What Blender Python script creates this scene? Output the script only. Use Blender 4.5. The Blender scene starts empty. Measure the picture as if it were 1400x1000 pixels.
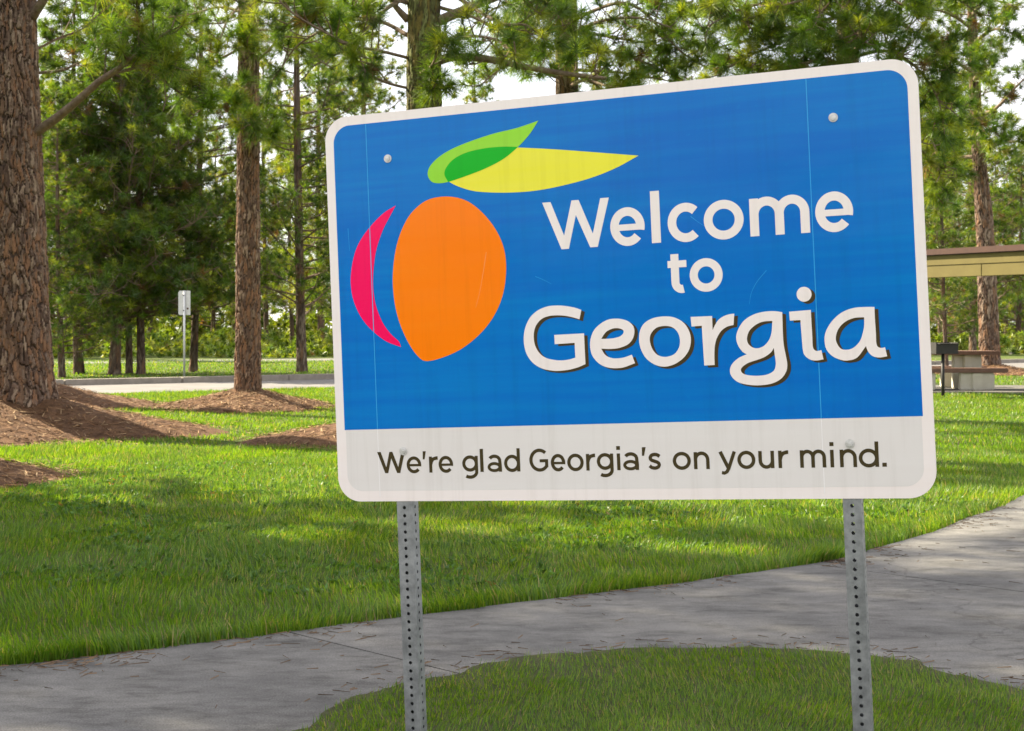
import bpy, bmesh, math, random
import numpy as np
from mathutils import Matrix, Vector

# ------------------------------------------------------------------ camera, sky, sun, exposure
sc = bpy.context.scene
C = sc.collection
RAD = math.radians
EYE = 1.40                       # camera height above the lawn, metres
FOCAL = 2000.0 / 1400.0          # focal length in picture widths

cam_data = bpy.data.cameras.new('camera')
cam_data.sensor_width = 36.0
cam_data.lens = 36.0 * FOCAL
cam_data.shift_y = -52.0 / 1400.0
cam_data.clip_start = 0.1
cam_data.clip_end = 3000.0
cam_data.dof.use_dof = True
cam_data.dof.focus_distance = 4.5
cam_data.dof.aperture_fstop = 15.0
cam = bpy.data.objects.new('camera', cam_data)
C.objects.link(cam)
cam.location = (0, 0, EYE)
cam.rotation_euler = (RAD(90), 0, 0)
sc.camera = cam

SUN_AZ = math.atan2(-0.86, 0.51)   # compass angle from +Y towards +X: behind the trees, to the left
SUN_EL = RAD(37)
world = bpy.data.worlds.new('World')
sc.world = world
world.use_nodes = True
wt = world.node_tree
wt.nodes.clear()
wo = wt.nodes.new('ShaderNodeOutputWorld')
wb = wt.nodes.new('ShaderNodeBackground')
sky = wt.nodes.new('ShaderNodeTexSky')
sky.sky_type = 'NISHITA'
sky.sun_disc = False
sky.sun_elevation = SUN_EL
sky.sun_rotation = SUN_AZ % (2 * math.pi)
sky.air_density = 1.0
sky.dust_density = 2.0
tc = wt.nodes.new('ShaderNodeTexCoord')
cn = wt.nodes.new('ShaderNodeTexNoise')
cn.inputs['Scale'].default_value = 2.2
cn.inputs['Detail'].default_value = 6
cn.inputs['Roughness'].default_value = 0.6
cr = wt.nodes.new('ShaderNodeMapRange')
cr.inputs['From Min'].default_value = 0.25
cr.inputs['From Max'].default_value = 0.55
cr.inputs['To Min'].default_value = 0.55
cr.inputs['To Max'].default_value = 0.97
cm = wt.nodes.new('ShaderNodeMix')
cm.data_type = 'RGBA'
cm.inputs['B'].default_value = (4.4, 4.3, 4.5, 1)     # bright thin cloud over the whole sky
wt.links.new(tc.outputs['Generated'], cn.inputs['Vector'])
wt.links.new(cn.outputs['Fac'], cr.inputs['Value'])
wt.links.new(cr.outputs['Result'], cm.inputs['Factor'])
wt.links.new(sky.outputs['Color'], cm.inputs['A'])
wt.links.new(cm.outputs['Result'], wb.inputs['Color'])
wb.inputs['Strength'].default_value = 0.10
wt.links.new(wb.outputs['Background'], wo.inputs['Surface'])

sl = bpy.data.lights.new('sun', 'SUN')
sl.energy = 5.0
sl.angle = RAD(0.6)
sl.color = (1.0, 0.88, 0.66)
sun = bpy.data.objects.new('sun', sl)
C.objects.link(sun)
to_sun = Vector((math.sin(SUN_AZ) * math.cos(SUN_EL), math.cos(SUN_AZ) * math.cos(SUN_EL), math.sin(SUN_EL)))
sun.rotation_euler = to_sun.to_track_quat('Z', 'Y').to_euler()

sc.view_settings.view_transform = 'Standard'
sc.view_settings.look = 'None'
sc.view_settings.exposure = 2.0
sc.view_settings.gamma = 1.0
sc.view_settings.use_curve_mapping = False

rng = np.random.default_rng(7)
random.seed(7)

# ------------------------------------------------------------------ helpers
def tag(o, label=None, cat=None, group=None, kind=None):
    if label: o['label'] = label
    if cat: o['category'] = cat
    if group: o['group'] = group
    if kind: o['kind'] = kind
    return o

def empty(name, loc=(0, 0, 0)):
    o = bpy.data.objects.new(name, None)
    o.empty_display_size = 0.2
    C.objects.link(o)
    o.location = loc
    return o

def link(name, me, parent=None):
    o = bpy.data.objects.new(name, me)
    C.objects.link(o)
    if parent is not None:
        o.parent = parent
    return o

def spot(px, py, d):
    """point at distance d whose bearing and height were measured on the photograph"""
    return np.array([(px - 700) / 2000 * d, d, EYE + (448 - py) / 2000 * d])

class MB:
    """collects vertices, faces and a per-vertex colour, then links them as one mesh object"""
    def __init__(self):
        self.v = []; self.f = []; self.c = []; self.n = 0
    def add(self, v, f, c=None):
        v = np.asarray(v, dtype=np.float32).reshape(-1, 3)
        f = np.asarray(f, dtype=np.int32)
        self.v.append(v); self.f.append(f + self.n)
        if c is None: c = (0.5, 0.5, 0.5)
        c = np.asarray(c, dtype=np.float32)
        if c.ndim == 1: c = np.tile(c[:3], (len(v), 1))
        self.c.append(c)
        self.n += len(v)
    def box(self, lo, hi, c=None, M=None):
        x0, y0, z0 = lo; x1, y1, z1 = hi
        v = np.array([(x0,y0,z0),(x1,y0,z0),(x1,y1,z0),(x0,y1,z0),(x0,y0,z1),(x1,y0,z1),(x1,y1,z1),(x0,y1,z1)], float)
        if M is not None: v = v @ np.array(M)[:3, :3].T + np.array(M)[:3, 3]
        self.add(v, [(0,3,2,1),(4,5,6,7),(0,1,5,4),(1,2,6,5),(2,3,7,6),(3,0,4,7)], c)
    def tube(self, pts, rad, sides=6, c=None, cap=True):
        pts = np.asarray(pts, float); n = len(pts)
        rad = np.broadcast_to(np.asarray(rad, float), (n,))
        tan = np.gradient(pts, axis=0)
        tan /= np.linalg.norm(tan, axis=1)[:, None] + 1e-9
        ref = np.array([0.31, 0.17, 0.93]) if abs(tan[0, 2]) < 0.8 else np.array([1.0, 0.1, 0.05])
        s = np.cross(tan, ref); s /= np.linalg.norm(s, axis=1)[:, None] + 1e-9
        t = np.cross(s, tan)
        a = np.arange(sides) * 2 * np.pi / sides
        ring = np.cos(a)[None, :, None] * s[:, None] + np.sin(a)[None, :, None] * t[:, None]
        v = (pts[:, None] + ring * rad[:, None, None]).reshape(-1, 3)
        f = []
        for i in range(n - 1):
            for j in range(sides):
                k = (j + 1) % sides
                f.append((i*sides+j, i*sides+k, (i+1)*sides+k, (i+1)*sides+j))
        self.add(v, f, c)
        if cap:
            for base, flip in ((0, True), ((n-1)*sides, False)):
                idx = [base + j for j in range(sides)]
                if flip: idx = idx[::-1]
                for j in range(1, sides - 1):
                    self.f.append(np.array([(idx[0], idx[j], idx[j+1])], dtype=np.int32) + self.n - len(v))
    def mesh(self, name, mat, smooth=False):
        me = bpy.data.meshes.new(name)
        V = np.concatenate(self.v) if self.v else np.zeros((0, 3), np.float32)
        loops = []; tot = []
        for f in self.f:
            if len(f) == 0: continue
            loops.append(f.reshape(-1)); tot.append(np.full(len(f), f.shape[1], np.int32))
        loops = np.concatenate(loops).astype(np.int32); tot = np.concatenate(tot)
        start = np.concatenate([[0], np.cumsum(tot)[:-1]]).astype(np.int32)
        me.vertices.add(len(V)); me.vertices.foreach_set('co', V.reshape(-1))
        me.loops.add(len(loops)); me.loops.foreach_set('vertex_index', loops)
        me.polygons.add(len(tot)); me.polygons.foreach_set('loop_start', start)
        me.polygons.foreach_set('loop_total', tot)
        me.polygons.foreach_set('use_smooth', np.full(len(tot), smooth, bool))
        me.update(calc_edges=True)
        ca = me.color_attributes.new('col', 'FLOAT_COLOR', 'POINT')
        col = np.ones((len(V), 4), np.float32); col[:, :3] = np.concatenate(self.c)
        ca.data.foreach_set('color', col.reshape(-1))
        me.materials.append(mat)
        return me
    def build(self, name, mat, parent=None, smooth=False):
        return link(name, self.mesh(name, mat, smooth), parent)

def bevel_box(name, lo, hi, mat, parent=None, b=0.01, M=None, seg=2):
    bm = bmesh.new()
    lo = Vector(lo); hi = Vector(hi)
    bmesh.ops.create_cube(bm, size=1.0)
    for v in bm.verts:
        v.co = Vector([(lo[i] + hi[i]) / 2 + v.co[i] * (hi[i] - lo[i]) for i in range(3)])
    bmesh.ops.bevel(bm, geom=list(bm.edges), offset=b, segments=seg, affect='EDGES')
    if M is not None: bmesh.ops.transform(bm, matrix=M, verts=bm.verts)
    me = bpy.data.meshes.new(name); bm.to_mesh(me); bm.free()
    me.materials.append(mat)
    return link(name, me, parent)

# ------------------------------------------------------------------ materials
class Nodes:
    def __init__(self, name):
        self.m = bpy.data.materials.new(name)
        self.m.use_nodes = True
        self.t = self.m.node_tree
        self.t.nodes.clear()
        self.out = self.t.nodes.new('ShaderNodeOutputMaterial')
    def n(self, kind, **kw):
        nd = self.t.nodes.new(kind)
        for k, v in kw.items():
            if k in nd.inputs.keys(): self.set(nd, k, v)
            else: setattr(nd, k, v)
        return nd
    def set(self, nd, k, v):
        if isinstance(v, bpy.types.NodeSocket): self.t.links.new(v, nd.inputs[k])
        else: nd.inputs[k].default_value = v
    def coord(self): return self.n('ShaderNodeTexCoord').outputs['Object']
    def stretch(self, vec, s):
        nd = self.n('ShaderNodeMapping', Vector=vec)
        nd.inputs['Scale'].default_value = s
        return nd.outputs['Vector']
    def noise(self, vec, scale, detail=5, rough=0.6):
        nd = self.n('ShaderNodeTexNoise', Vector=vec, Scale=scale, Detail=detail, Roughness=rough)
        return nd.outputs['Fac']
    def ramp(self, fac, stops):
        nd = self.n('ShaderNodeValToRGB', Fac=fac)
        e = nd.color_ramp.elements
        while len(e) < len(stops): e.new(0.5)
        for el, (p, c) in zip(e, stops):
            el.position = p; el.color = (*c, 1) if len(c) == 3 else c
        return nd.outputs['Color']
    def mix(self, a, b, fac, mode='MIX'):
        nd = self.n('ShaderNodeMix', data_type='RGBA', blend_type=mode)
        for k, v in (('A', a), ('B', b), ('Factor', fac)):
            s = [i for i in nd.inputs if i.name == k and i.enabled and (i.type == ('VALUE' if k == 'Factor' else 'RGBA'))][0]
            if isinstance(v, bpy.types.NodeSocket): self.t.links.new(v, s)
            else: s.default_value = v if not isinstance(v, tuple) or len(v) == 4 else (*v, 1)
        return [o for o in nd.outputs if o.type == 'RGBA' and o.enabled][0]
    def bump(self, h, strength=0.4, dist=0.01):
        return self.n('ShaderNodeBump', Height=h, Strength=strength, Distance=dist).outputs['Normal']
    def attr(self): return self.n('ShaderNodeVertexColor', layer_name='col').outputs['Color']
    def finish(self, col, rough=0.8, normal=None, metallic=0.0, spec=0.5):
        p = self.n('ShaderNodeBsdfPrincipled')
        self.set(p, 'Base Color', col if isinstance(col, bpy.types.NodeSocket) else (*col, 1))
        self.set(p, 'Roughness', rough); self.set(p, 'Metallic', metallic)
        self.set(p, 'Specular IOR Level', spec)
        if normal is not None: self.set(p, 'Normal', normal)
        self.t.links.new(p.outputs[0], self.out.inputs['Surface'])
        return self.m

def mat_leaf(name, trans=0.45, gloss=0.06, rough=0.45):
    N = Nodes(name)
    col = N.attr()
    d = N.n('ShaderNodeBsdfDiffuse', Color=col)
    warm = N.mix(col, (1.25, 1.12, 0.32, 1), 1.0, 'MULTIPLY')
    t = N.n('ShaderNodeBsdfTranslucent', Color=warm)
    m1 = N.n('ShaderNodeMixShader'); m1.inputs[0].default_value = trans
    N.t.links.new(d.outputs[0], m1.inputs[1]); N.t.links.new(t.outputs[0], m1.inputs[2])
    g = N.n('ShaderNodeBsdfGlossy'); g.inputs['Roughness'].default_value = rough
    m2 = N.n('ShaderNodeMixShader'); m2.inputs[0].default_value = gloss
    N.t.links.new(m1.outputs[0], m2.inputs[1]); N.t.links.new(g.outputs[0], m2.inputs[2])
    N.t.links.new(m2.outputs[0], N.out.inputs['Surface'])
    return N.m

def mat_attr(name, rough=0.9, noise_scale=60, amount=0.35, bump=0.5, dist=0.006, stretch=(1, 1, 1)):
    N = Nodes(name)
    v = N.stretch(N.coord(), stretch)
    f = N.noise(v, noise_scale, 6, 0.65)
    col = N.mix(N.attr(), N.ramp(f, [(0.3, (0.45, 0.45, 0.45)), (0.7, (1.35, 1.35, 1.35))]), amount, 'MULTIPLY')
    return N.finish(col, rough, N.bump(f, bump, dist), spec=0.25)

def mat_plain(name, c1, c2, scale=8, rough=0.8, bump=0.3, dist=0.004, spec=0.4, metallic=0.0, stretch=(1, 1, 1), fine=120):
    N = Nodes(name)
    v = N.stretch(N.coord(), stretch)
    col = N.ramp(N.noise(v, scale, 6, 0.65), [(0.3, c1), (0.7, c2)])
    f = N.noise(v, fine, 4, 0.6)
    return N.finish(col, rough, N.bump(f, bump, dist), metallic, spec)

MT = {}
MT['needle'] = mat_leaf('pine_needles', 0.52, 0.04)
MT['grass'] = mat_leaf('grass_blades', 0.54, 0.03)
MT['shrub'] = mat_leaf('shrub_leaves', 0.45, 0.04)
MT['bark'] = mat_attr('pine_bark', 0.95, 40, 0.6, 0.7, 0.012, (1, 1, 0.35))
MT['twig'] = mat_plain('twig_bark', (0.10, 0.065, 0.045), (0.20, 0.14, 0.10), 12, 0.95)
MT['straw'] = mat_attr('pine_straw', 0.85, 30, 0.3, 0.2)
MT['mound'] = mat_plain('straw_litter', (0.07, 0.036, 0.019), (0.18, 0.097, 0.050), 9, 0.95, 0.9, 0.03, 0.2, fine=70)
MT['galv'] = mat_plain('galvanised_steel', (0.17, 0.18, 0.185), (0.37, 0.385, 0.395), 22, 0.48, 0.15, 0.001, 0.5, 0.75)
MT['bolt'] = mat_plain('bolt_zinc', (0.45, 0.44, 0.42), (0.72, 0.71, 0.69), 90, 0.4, 0.2, 0.001, 0.5, 0.4)
MT['cream'] = mat_plain('cream_paint', (0.125, 0.098, 0.020), (0.150, 0.120, 0.026), 4, 0.6, 0.15, 0.002)
MT['brown'] = mat_plain('brown_paint', (0.055, 0.023, 0.016), (0.080, 0.034, 0.022), 6, 0.55, 0.2, 0.002)
MT['plank'] = mat_plain('brown_stained_concrete', (0.15, 0.085, 0.062), (0.22, 0.13, 0.095), 10, 0.7, 0.3, 0.003)
MT['pedestal'] = mat_plain('cast_concrete', (0.56, 0.53, 0.42), (0.66, 0.63, 0.52), 7, 0.8, 0.3, 0.003)
MT['iron'] = mat_plain('black_iron', (0.018, 0.018, 0.018), (0.035, 0.032, 0.030), 20, 0.6, 0.3, 0.002)
MT['asphalt'] = mat_plain('road_concrete', (0.12, 0.114, 0.110), (0.18, 0.17, 0.162), 1.2, 0.9, 0.3, 0.004, 0.3)
MT['kerb'] = mat_plain('kerb_concrete', (0.20, 0.18, 0.15), (0.29, 0.26, 0.22), 5, 0.9, 0.4, 0.006, 0.3)
# ------------------------------------------------------------------ ground, path, roads, mounds
def noise2(x, y, seed=0, octaves=4, scale=1.0):
    """smooth value noise on arrays, about -1..1"""
    out = np.zeros_like(x, dtype=float); amp = 1.0; tot = 0
    for o in range(octaves):
        xs = x * scale * 2**o + 17.3 * seed + 5.1 * o; ys = y * scale * 2**o - 9.7 * seed + 3.3 * o
        xi = np.floor(xs); yi = np.floor(ys); fx = xs - xi; fy = ys - yi
        fx = fx*fx*(3-2*fx); fy = fy*fy*(3-2*fy)
        h = lambda a, b: (np.sin(a*127.1 + b*311.7 + seed*7.7) * 43758.5453) % 1.0
        v = (h(xi,yi)*(1-fx)+h(xi+1,yi)*fx)*(1-fy) + (h(xi,yi+1)*(1-fx)+h(xi+1,yi+1)*fx)*fy
        out += amp * (v*2-1); tot += amp; amp *= 0.5
    return out / tot

N = Nodes('lawn_soil')
v = N.coord()
c1 = N.ramp(N.noise(v, 1.3, 6, 0.7), [(0.3, (0.060, 0.085, 0.018)), (0.55, (0.085, 0.115, 0.026)), (0.75, (0.135, 0.115, 0.055))])
c2 = N.mix(c1, N.ramp(N.noise(v, 45, 4, 0.7), [(0.3, (0.4, 0.4, 0.4)), (0.7, (1.4, 1.4, 1.3))]), 0.7, 'MULTIPLY')
MT['lawn'] = N.finish(c2, 0.95, N.bump(N.noise(v, 60, 5, 0.7), 0.9, 0.03), spec=0.15)

m = MB()
m.add([(-900, -900, 0), (900, -900, 0), (900, 1800, 0), (-900, 1800, 0)], [(0, 1, 2, 3)])
tag(m.build('ground', MT['lawn']), kind='structure')

# concrete path: the lawn edge was measured from the left of the picture to the right
PATH_EDGE = np.array([(-6.0, 4.55), (-4.2, 5.1), (-3.0, 5.55), (-2.1, 6.0), (-1.73, 6.19), (-1.30, 6.48), (-0.525, 7.0),
                      (0.02, 7.36), (0.78, 7.86), (1.71, 8.56), (2.0, 8.86), (2.66, 9.66), (3.29, 10.6), (4.22, 12.07),
                      (5.6, 14.6), (7.4, 18.3)])
def smooth_open(p, sub=8):
    p = np.asarray(p, float); q = np.vstack([2*p[0]-p[1], p, 2*p[-1]-p[-2]]); out = []
    for i in range(1, len(q) - 2):
        for t in np.linspace(0, 1, sub, endpoint=False):
            a, b, c, d = q[i-1], q[i], q[i+1], q[i+2]
            out.append(0.5*((2*b)+(-a+c)*t+(2*a-5*b+4*c-d)*t*t+(-a+3*b-3*c+d)*t**3))
    out.append(p[-1]); return np.array(out)
edge = smooth_open(PATH_EDGE, 24)
edge[:, 1] += 0.045 * noise2(edge[:, 0]*2.5, edge[:, 1]*2.5, 3, 5)
path_poly = np.vstack([edge, [(10.5, 17.0), (8.0, 11.0), (7.0, 6.0), (6.5, 0.5), (-6.5, 0.5)]])

def clip_poly(poly, p, n):
    out = []; d = (poly - p) @ n
    for i in range(len(poly)):
        j = (i + 1) % len(poly)
        if d[i] >= 0: out.append(poly[i])
        if (d[i] >= 0) != (d[j] >= 0):
            t = d[i] / (d[i] - d[j]); out.append(poly[i] + t * (poly[j] - poly[i]))
    return np.array(out)

N = Nodes('path_concrete')
v = N.coord()
big = N.ramp(N.noise(v, 1.1, 6, 0.65), [(0.28, (0.085, 0.084, 0.082)), (0.5, (0.145, 0.142, 0.136)), (0.74, (0.20, 0.195, 0.183))])
grit = N.ramp(N.noise(v, 150, 3, 0.7), [(0.32, (0.55, 0.55, 0.55)), (0.6, (1.15, 1.15, 1.15))])
stain = N.ramp(N.noise(N.stretch(v, (1, 2.2, 1)), 3.2, 8, 0.72), [(0.33, (0.42, 0.41, 0.39)), (0.48, (0.85, 0.84, 0.82)), (0.62, (1.08, 1.07, 1.05))])
col = N.mix(N.mix(big, grit, 1.0, 'MULTIPLY'), stain, 0.9, 'MULTIPLY')
dv = N.n('ShaderNodeVectorMath', operation='ADD'); N.t.links.new(v, dv.inputs[0])
nz = N.n('ShaderNodeTexNoise', Vector=v, Scale=2.6, Detail=6); sc_ = N.n('ShaderNodeVectorMath', operation='SCALE'); N.t.links.new(nz.outputs['Color'], sc_.inputs[0]); sc_.inputs['Scale'].default_value = 0.8
N.t.links.new(sc_.outputs[0], dv.inputs[1])
ck = N.n('ShaderNodeTexVoronoi', Vector=dv.outputs[0], Scale=0.22, feature='DISTANCE_TO_EDGE').outputs['Distance']
col = N.mix(col, N.ramp(ck, [(0.0, (0.25, 0.24, 0.22)), (0.0035, (1, 1, 1))]), 0.4, 'MULTIPLY')
MT['path'] = N.finish(col, 0.92, N.bump(N.noise(v, 130, 5, 0.7), 0.5, 0.004), spec=0.25)

path = empty('concrete_path', (1.5, 6.5, 0)); tag(path, kind='structure')
jd = np.array([0.89, -0.88]); jd /= np.linalg.norm(jd); jn = np.array([-jd[1], jd[0]])      # joint direction and its normal
joints = [np.array(p) for p in ((-3.4, 5.3), (-1.02, 6.66), (1.72, 8.62), (4.6, 12.7))]
for k in range(len(joints) + 1):
    poly = path_poly
    if k > 0: poly = clip_poly(poly, joints[k-1] + jn*0.006, jn)
    if k < len(joints): poly = clip_poly(poly, joints[k] - jn*0.006, -jn)
    bm = bmesh.new()
    # waver the joint edges a little so they read as worn concrete
    vs = [bm.verts.new((x - 1.5, y - 6.5, 0.014)) for x, y in poly]
    f = bm.faces.new(vs)
    if f.normal.z < 0: f.normal_flip()
    r = bmesh.ops.extrude_face_region(bm, geom=[f])
    for g in r['geom']:
        if isinstance(g, bmesh.types.BMVert): g.co.z = -0.08
    bmesh.ops.recalc_face_normals(bm, faces=bm.faces)
    bmesh.ops.triangulate(bm, faces=[f for f in bm.faces if len(f.verts) > 4])
    me = bpy.data.meshes.new('slab'); bm.to_mesh(me); bm.free(); me.materials.append(MT['path'])
    link('slab', me, path)

def inside(poly, x, y):
    r = np.zeros(x.shape, bool); j = len(poly) - 1
    for i in range(len(poly)):
        xi, yi = poly[i]; xj, yj = poly[j]
        c = ((yi > y) != (yj > y)) & (x < (xj - xi) * (y - yi) / (yj - yi + 1e-12) + xi)
        r ^= c; j = i
    return r

# grass island round the sign, set into the concrete
ISLAND = smooth_open([(-1.05, 4.2), (-0.62, 5.4), (-0.29, 5.81), (0.15, 6.12), (0.63, 6.29), (1.10, 6.27), (1.53, 6.12),
                      (1.76, 5.87), (1.95, 5.5), (2.25, 4.6), (2.2, 3.6), (1.2, 3.1), (-0.4, 3.2), (-1.05, 4.2)], 22)[:-1]
ISLAND = ISLAND + np.stack([noise2(ISLAND[:, 0]*3, ISLAND[:, 1]*3, 2), noise2(ISLAND[:, 0]*3, ISLAND[:, 1]*3, 6)], 1)*0.15
bm = bmesh.new()
f = bm.faces.new([bm.verts.new((x, y, 0.020)) for x, y in ISLAND])
if f.normal.z < 0: f.normal_flip()
r = bmesh.ops.extrude_face_region(bm, geom=[f])
for g in r['geom']:
    if isinstance(g, bmesh.types.BMVert): g.co.z = -0.02
bmesh.ops.recalc_face_normals(bm, faces=bm.faces)
bmesh.ops.triangulate(bm, faces=[f for f in bm.faces if len(f.verts) > 4])
MT['bed'] = mat_plain('bed_soil', (0.040, 0.046, 0.018), (0.085, 0.090, 0.036), 6, 0.95, 0.9, 0.02, 0.15, fine=80)
me = bpy.data.meshes.new('grass_bed'); bm.to_mesh(me); bm.free(); me.materials.append(MT['bed'])
tag(link('grass_bed', me), kind='structure')

# service road behind the lawn and its kerb
RD = np.array([0.803, 0.595]); RN = np.array([-RD[1], RD[0]])      # along and across (away from the camera)
R0 = np.array([-10.7, 35.0])                                       # a point on the foot of the far kerb
ROADW = 4.7
def road_pt(s, t): return R0 + RD*s + RN*t
m = MB()
q = [(-60, -ROADW), (90, -ROADW), (90, 0.05), (-60, 0.05)]
m.add([(*road_pt(s, t), 0.006) for s, t in q], [(0, 1, 2, 3)])
tag(m.build('road', MT['asphalt']), kind='structure')
kerb = empty('kerb', (*R0, 0)); tag(kerb, kind='structure')
Mk = Matrix.Rotation(math.atan2(RD[1], RD[0]), 4, 'Z')
k0 = None
for i in range(-6, 20):
    if k0 is None:
        k0 = bevel_box('kerb_stone', (0.006, 0.0, -0.05), (2.994, 0.32, 0.15), MT['kerb'], kerb, 0.022); o = k0
    else:
        o = link('kerb_stone', k0.data, kerb)
    p = RD * (i * 3.0)
    o.matrix_local = Matrix.Translation((p[0], p[1], 0)) @ Mk
# second, farther drive
m = MB()
a = np.array([-17.4, 57.0]); dr = np.array([9.9, 4.5]); dr /= np.linalg.norm(dr); nr = np.array([-dr[1], dr[0]])
m.add([(*(a + dr*s + nr*t), 0.006) for s, t in ((-60, -0.6), (120, -0.6), (120, 4.2), (-60, 4.2))], [(0, 1, 2, 3)])
tag(m.build('far_drive', MT['asphalt']), kind='structure')

# mounds of pine straw round the trunks
MOUNDS = []       # x, y, rx, ry, h
def mound_h(x, y, M):
    mx, my, rx, ry, h, sd = M
    ang = np.arctan2(y - my, x - mx)
    wob = 1 + 0.13*np.sin(3*ang + sd) + 0.08*np.sin(5*ang + 2.1*sd)
    r = np.sqrt(((x-mx)/rx)**2 + ((y-my)/ry)**2) / wob
    prof = np.clip(1 - r, 0, None)
    return h * (prof**1.35) * (1 + 0.18*noise2(x, y, int(sd*3), 4, 1.6)) + np.where(r < 1, 0.035, 0)*np.clip((1-r)*8, 0, 1) - 0.03*(r >= 1), r
def make_mound(mx, my, rx, ry, h, sd, straws, ground=0.0):
    M = (mx, my, rx, ry, h, sd); MOUNDS.append(M)
    nr, na = 40, 90
    rr = np.linspace(0, 1.16, nr)[:, None]; aa = np.linspace(0, 2*np.pi, na, endpoint=False)[None, :]
    x = mx + rx*1.18*rr*np.cos(aa); y = my + ry*1.18*rr*np.sin(aa)
    z, r = mound_h(x, y, M)
    z = z + 0.012*noise2(x, y, 5, 3, 7)
    mb = MB(); vv = np.stack([x-mx, y-my, z], -1).reshape(-1, 3)
    f = [(i*na+j, i*na+(j+1) % na, (i+1)*na+(j+1) % na, (i+1)*na+j) for i in range(nr-1) for j in range(na)]
    f = [(a_, d_, c_, b_) for a_, b_, c_, d_ in f]
    mb.add(vv, f)
    o = mb.build('mound', MT['mound'], smooth=True); o.location = (mx, my, 0)
    tag(o, kind='structure')
    # loose needles lying on it
    n = straws
    a_ = rng.uniform(0, 2*np.pi, n); q = np.sqrt(rng.uniform(0, 1.12, n)); far_ = rng.uniform(size=n) < 0.14; q[far_] = 1.0 + rng.exponential(0.16, far_.sum())
    sx = mx + rx*q*np.cos(a_); sy = my + ry*q*np.sin(a_)
    return sx, sy, M
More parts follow.
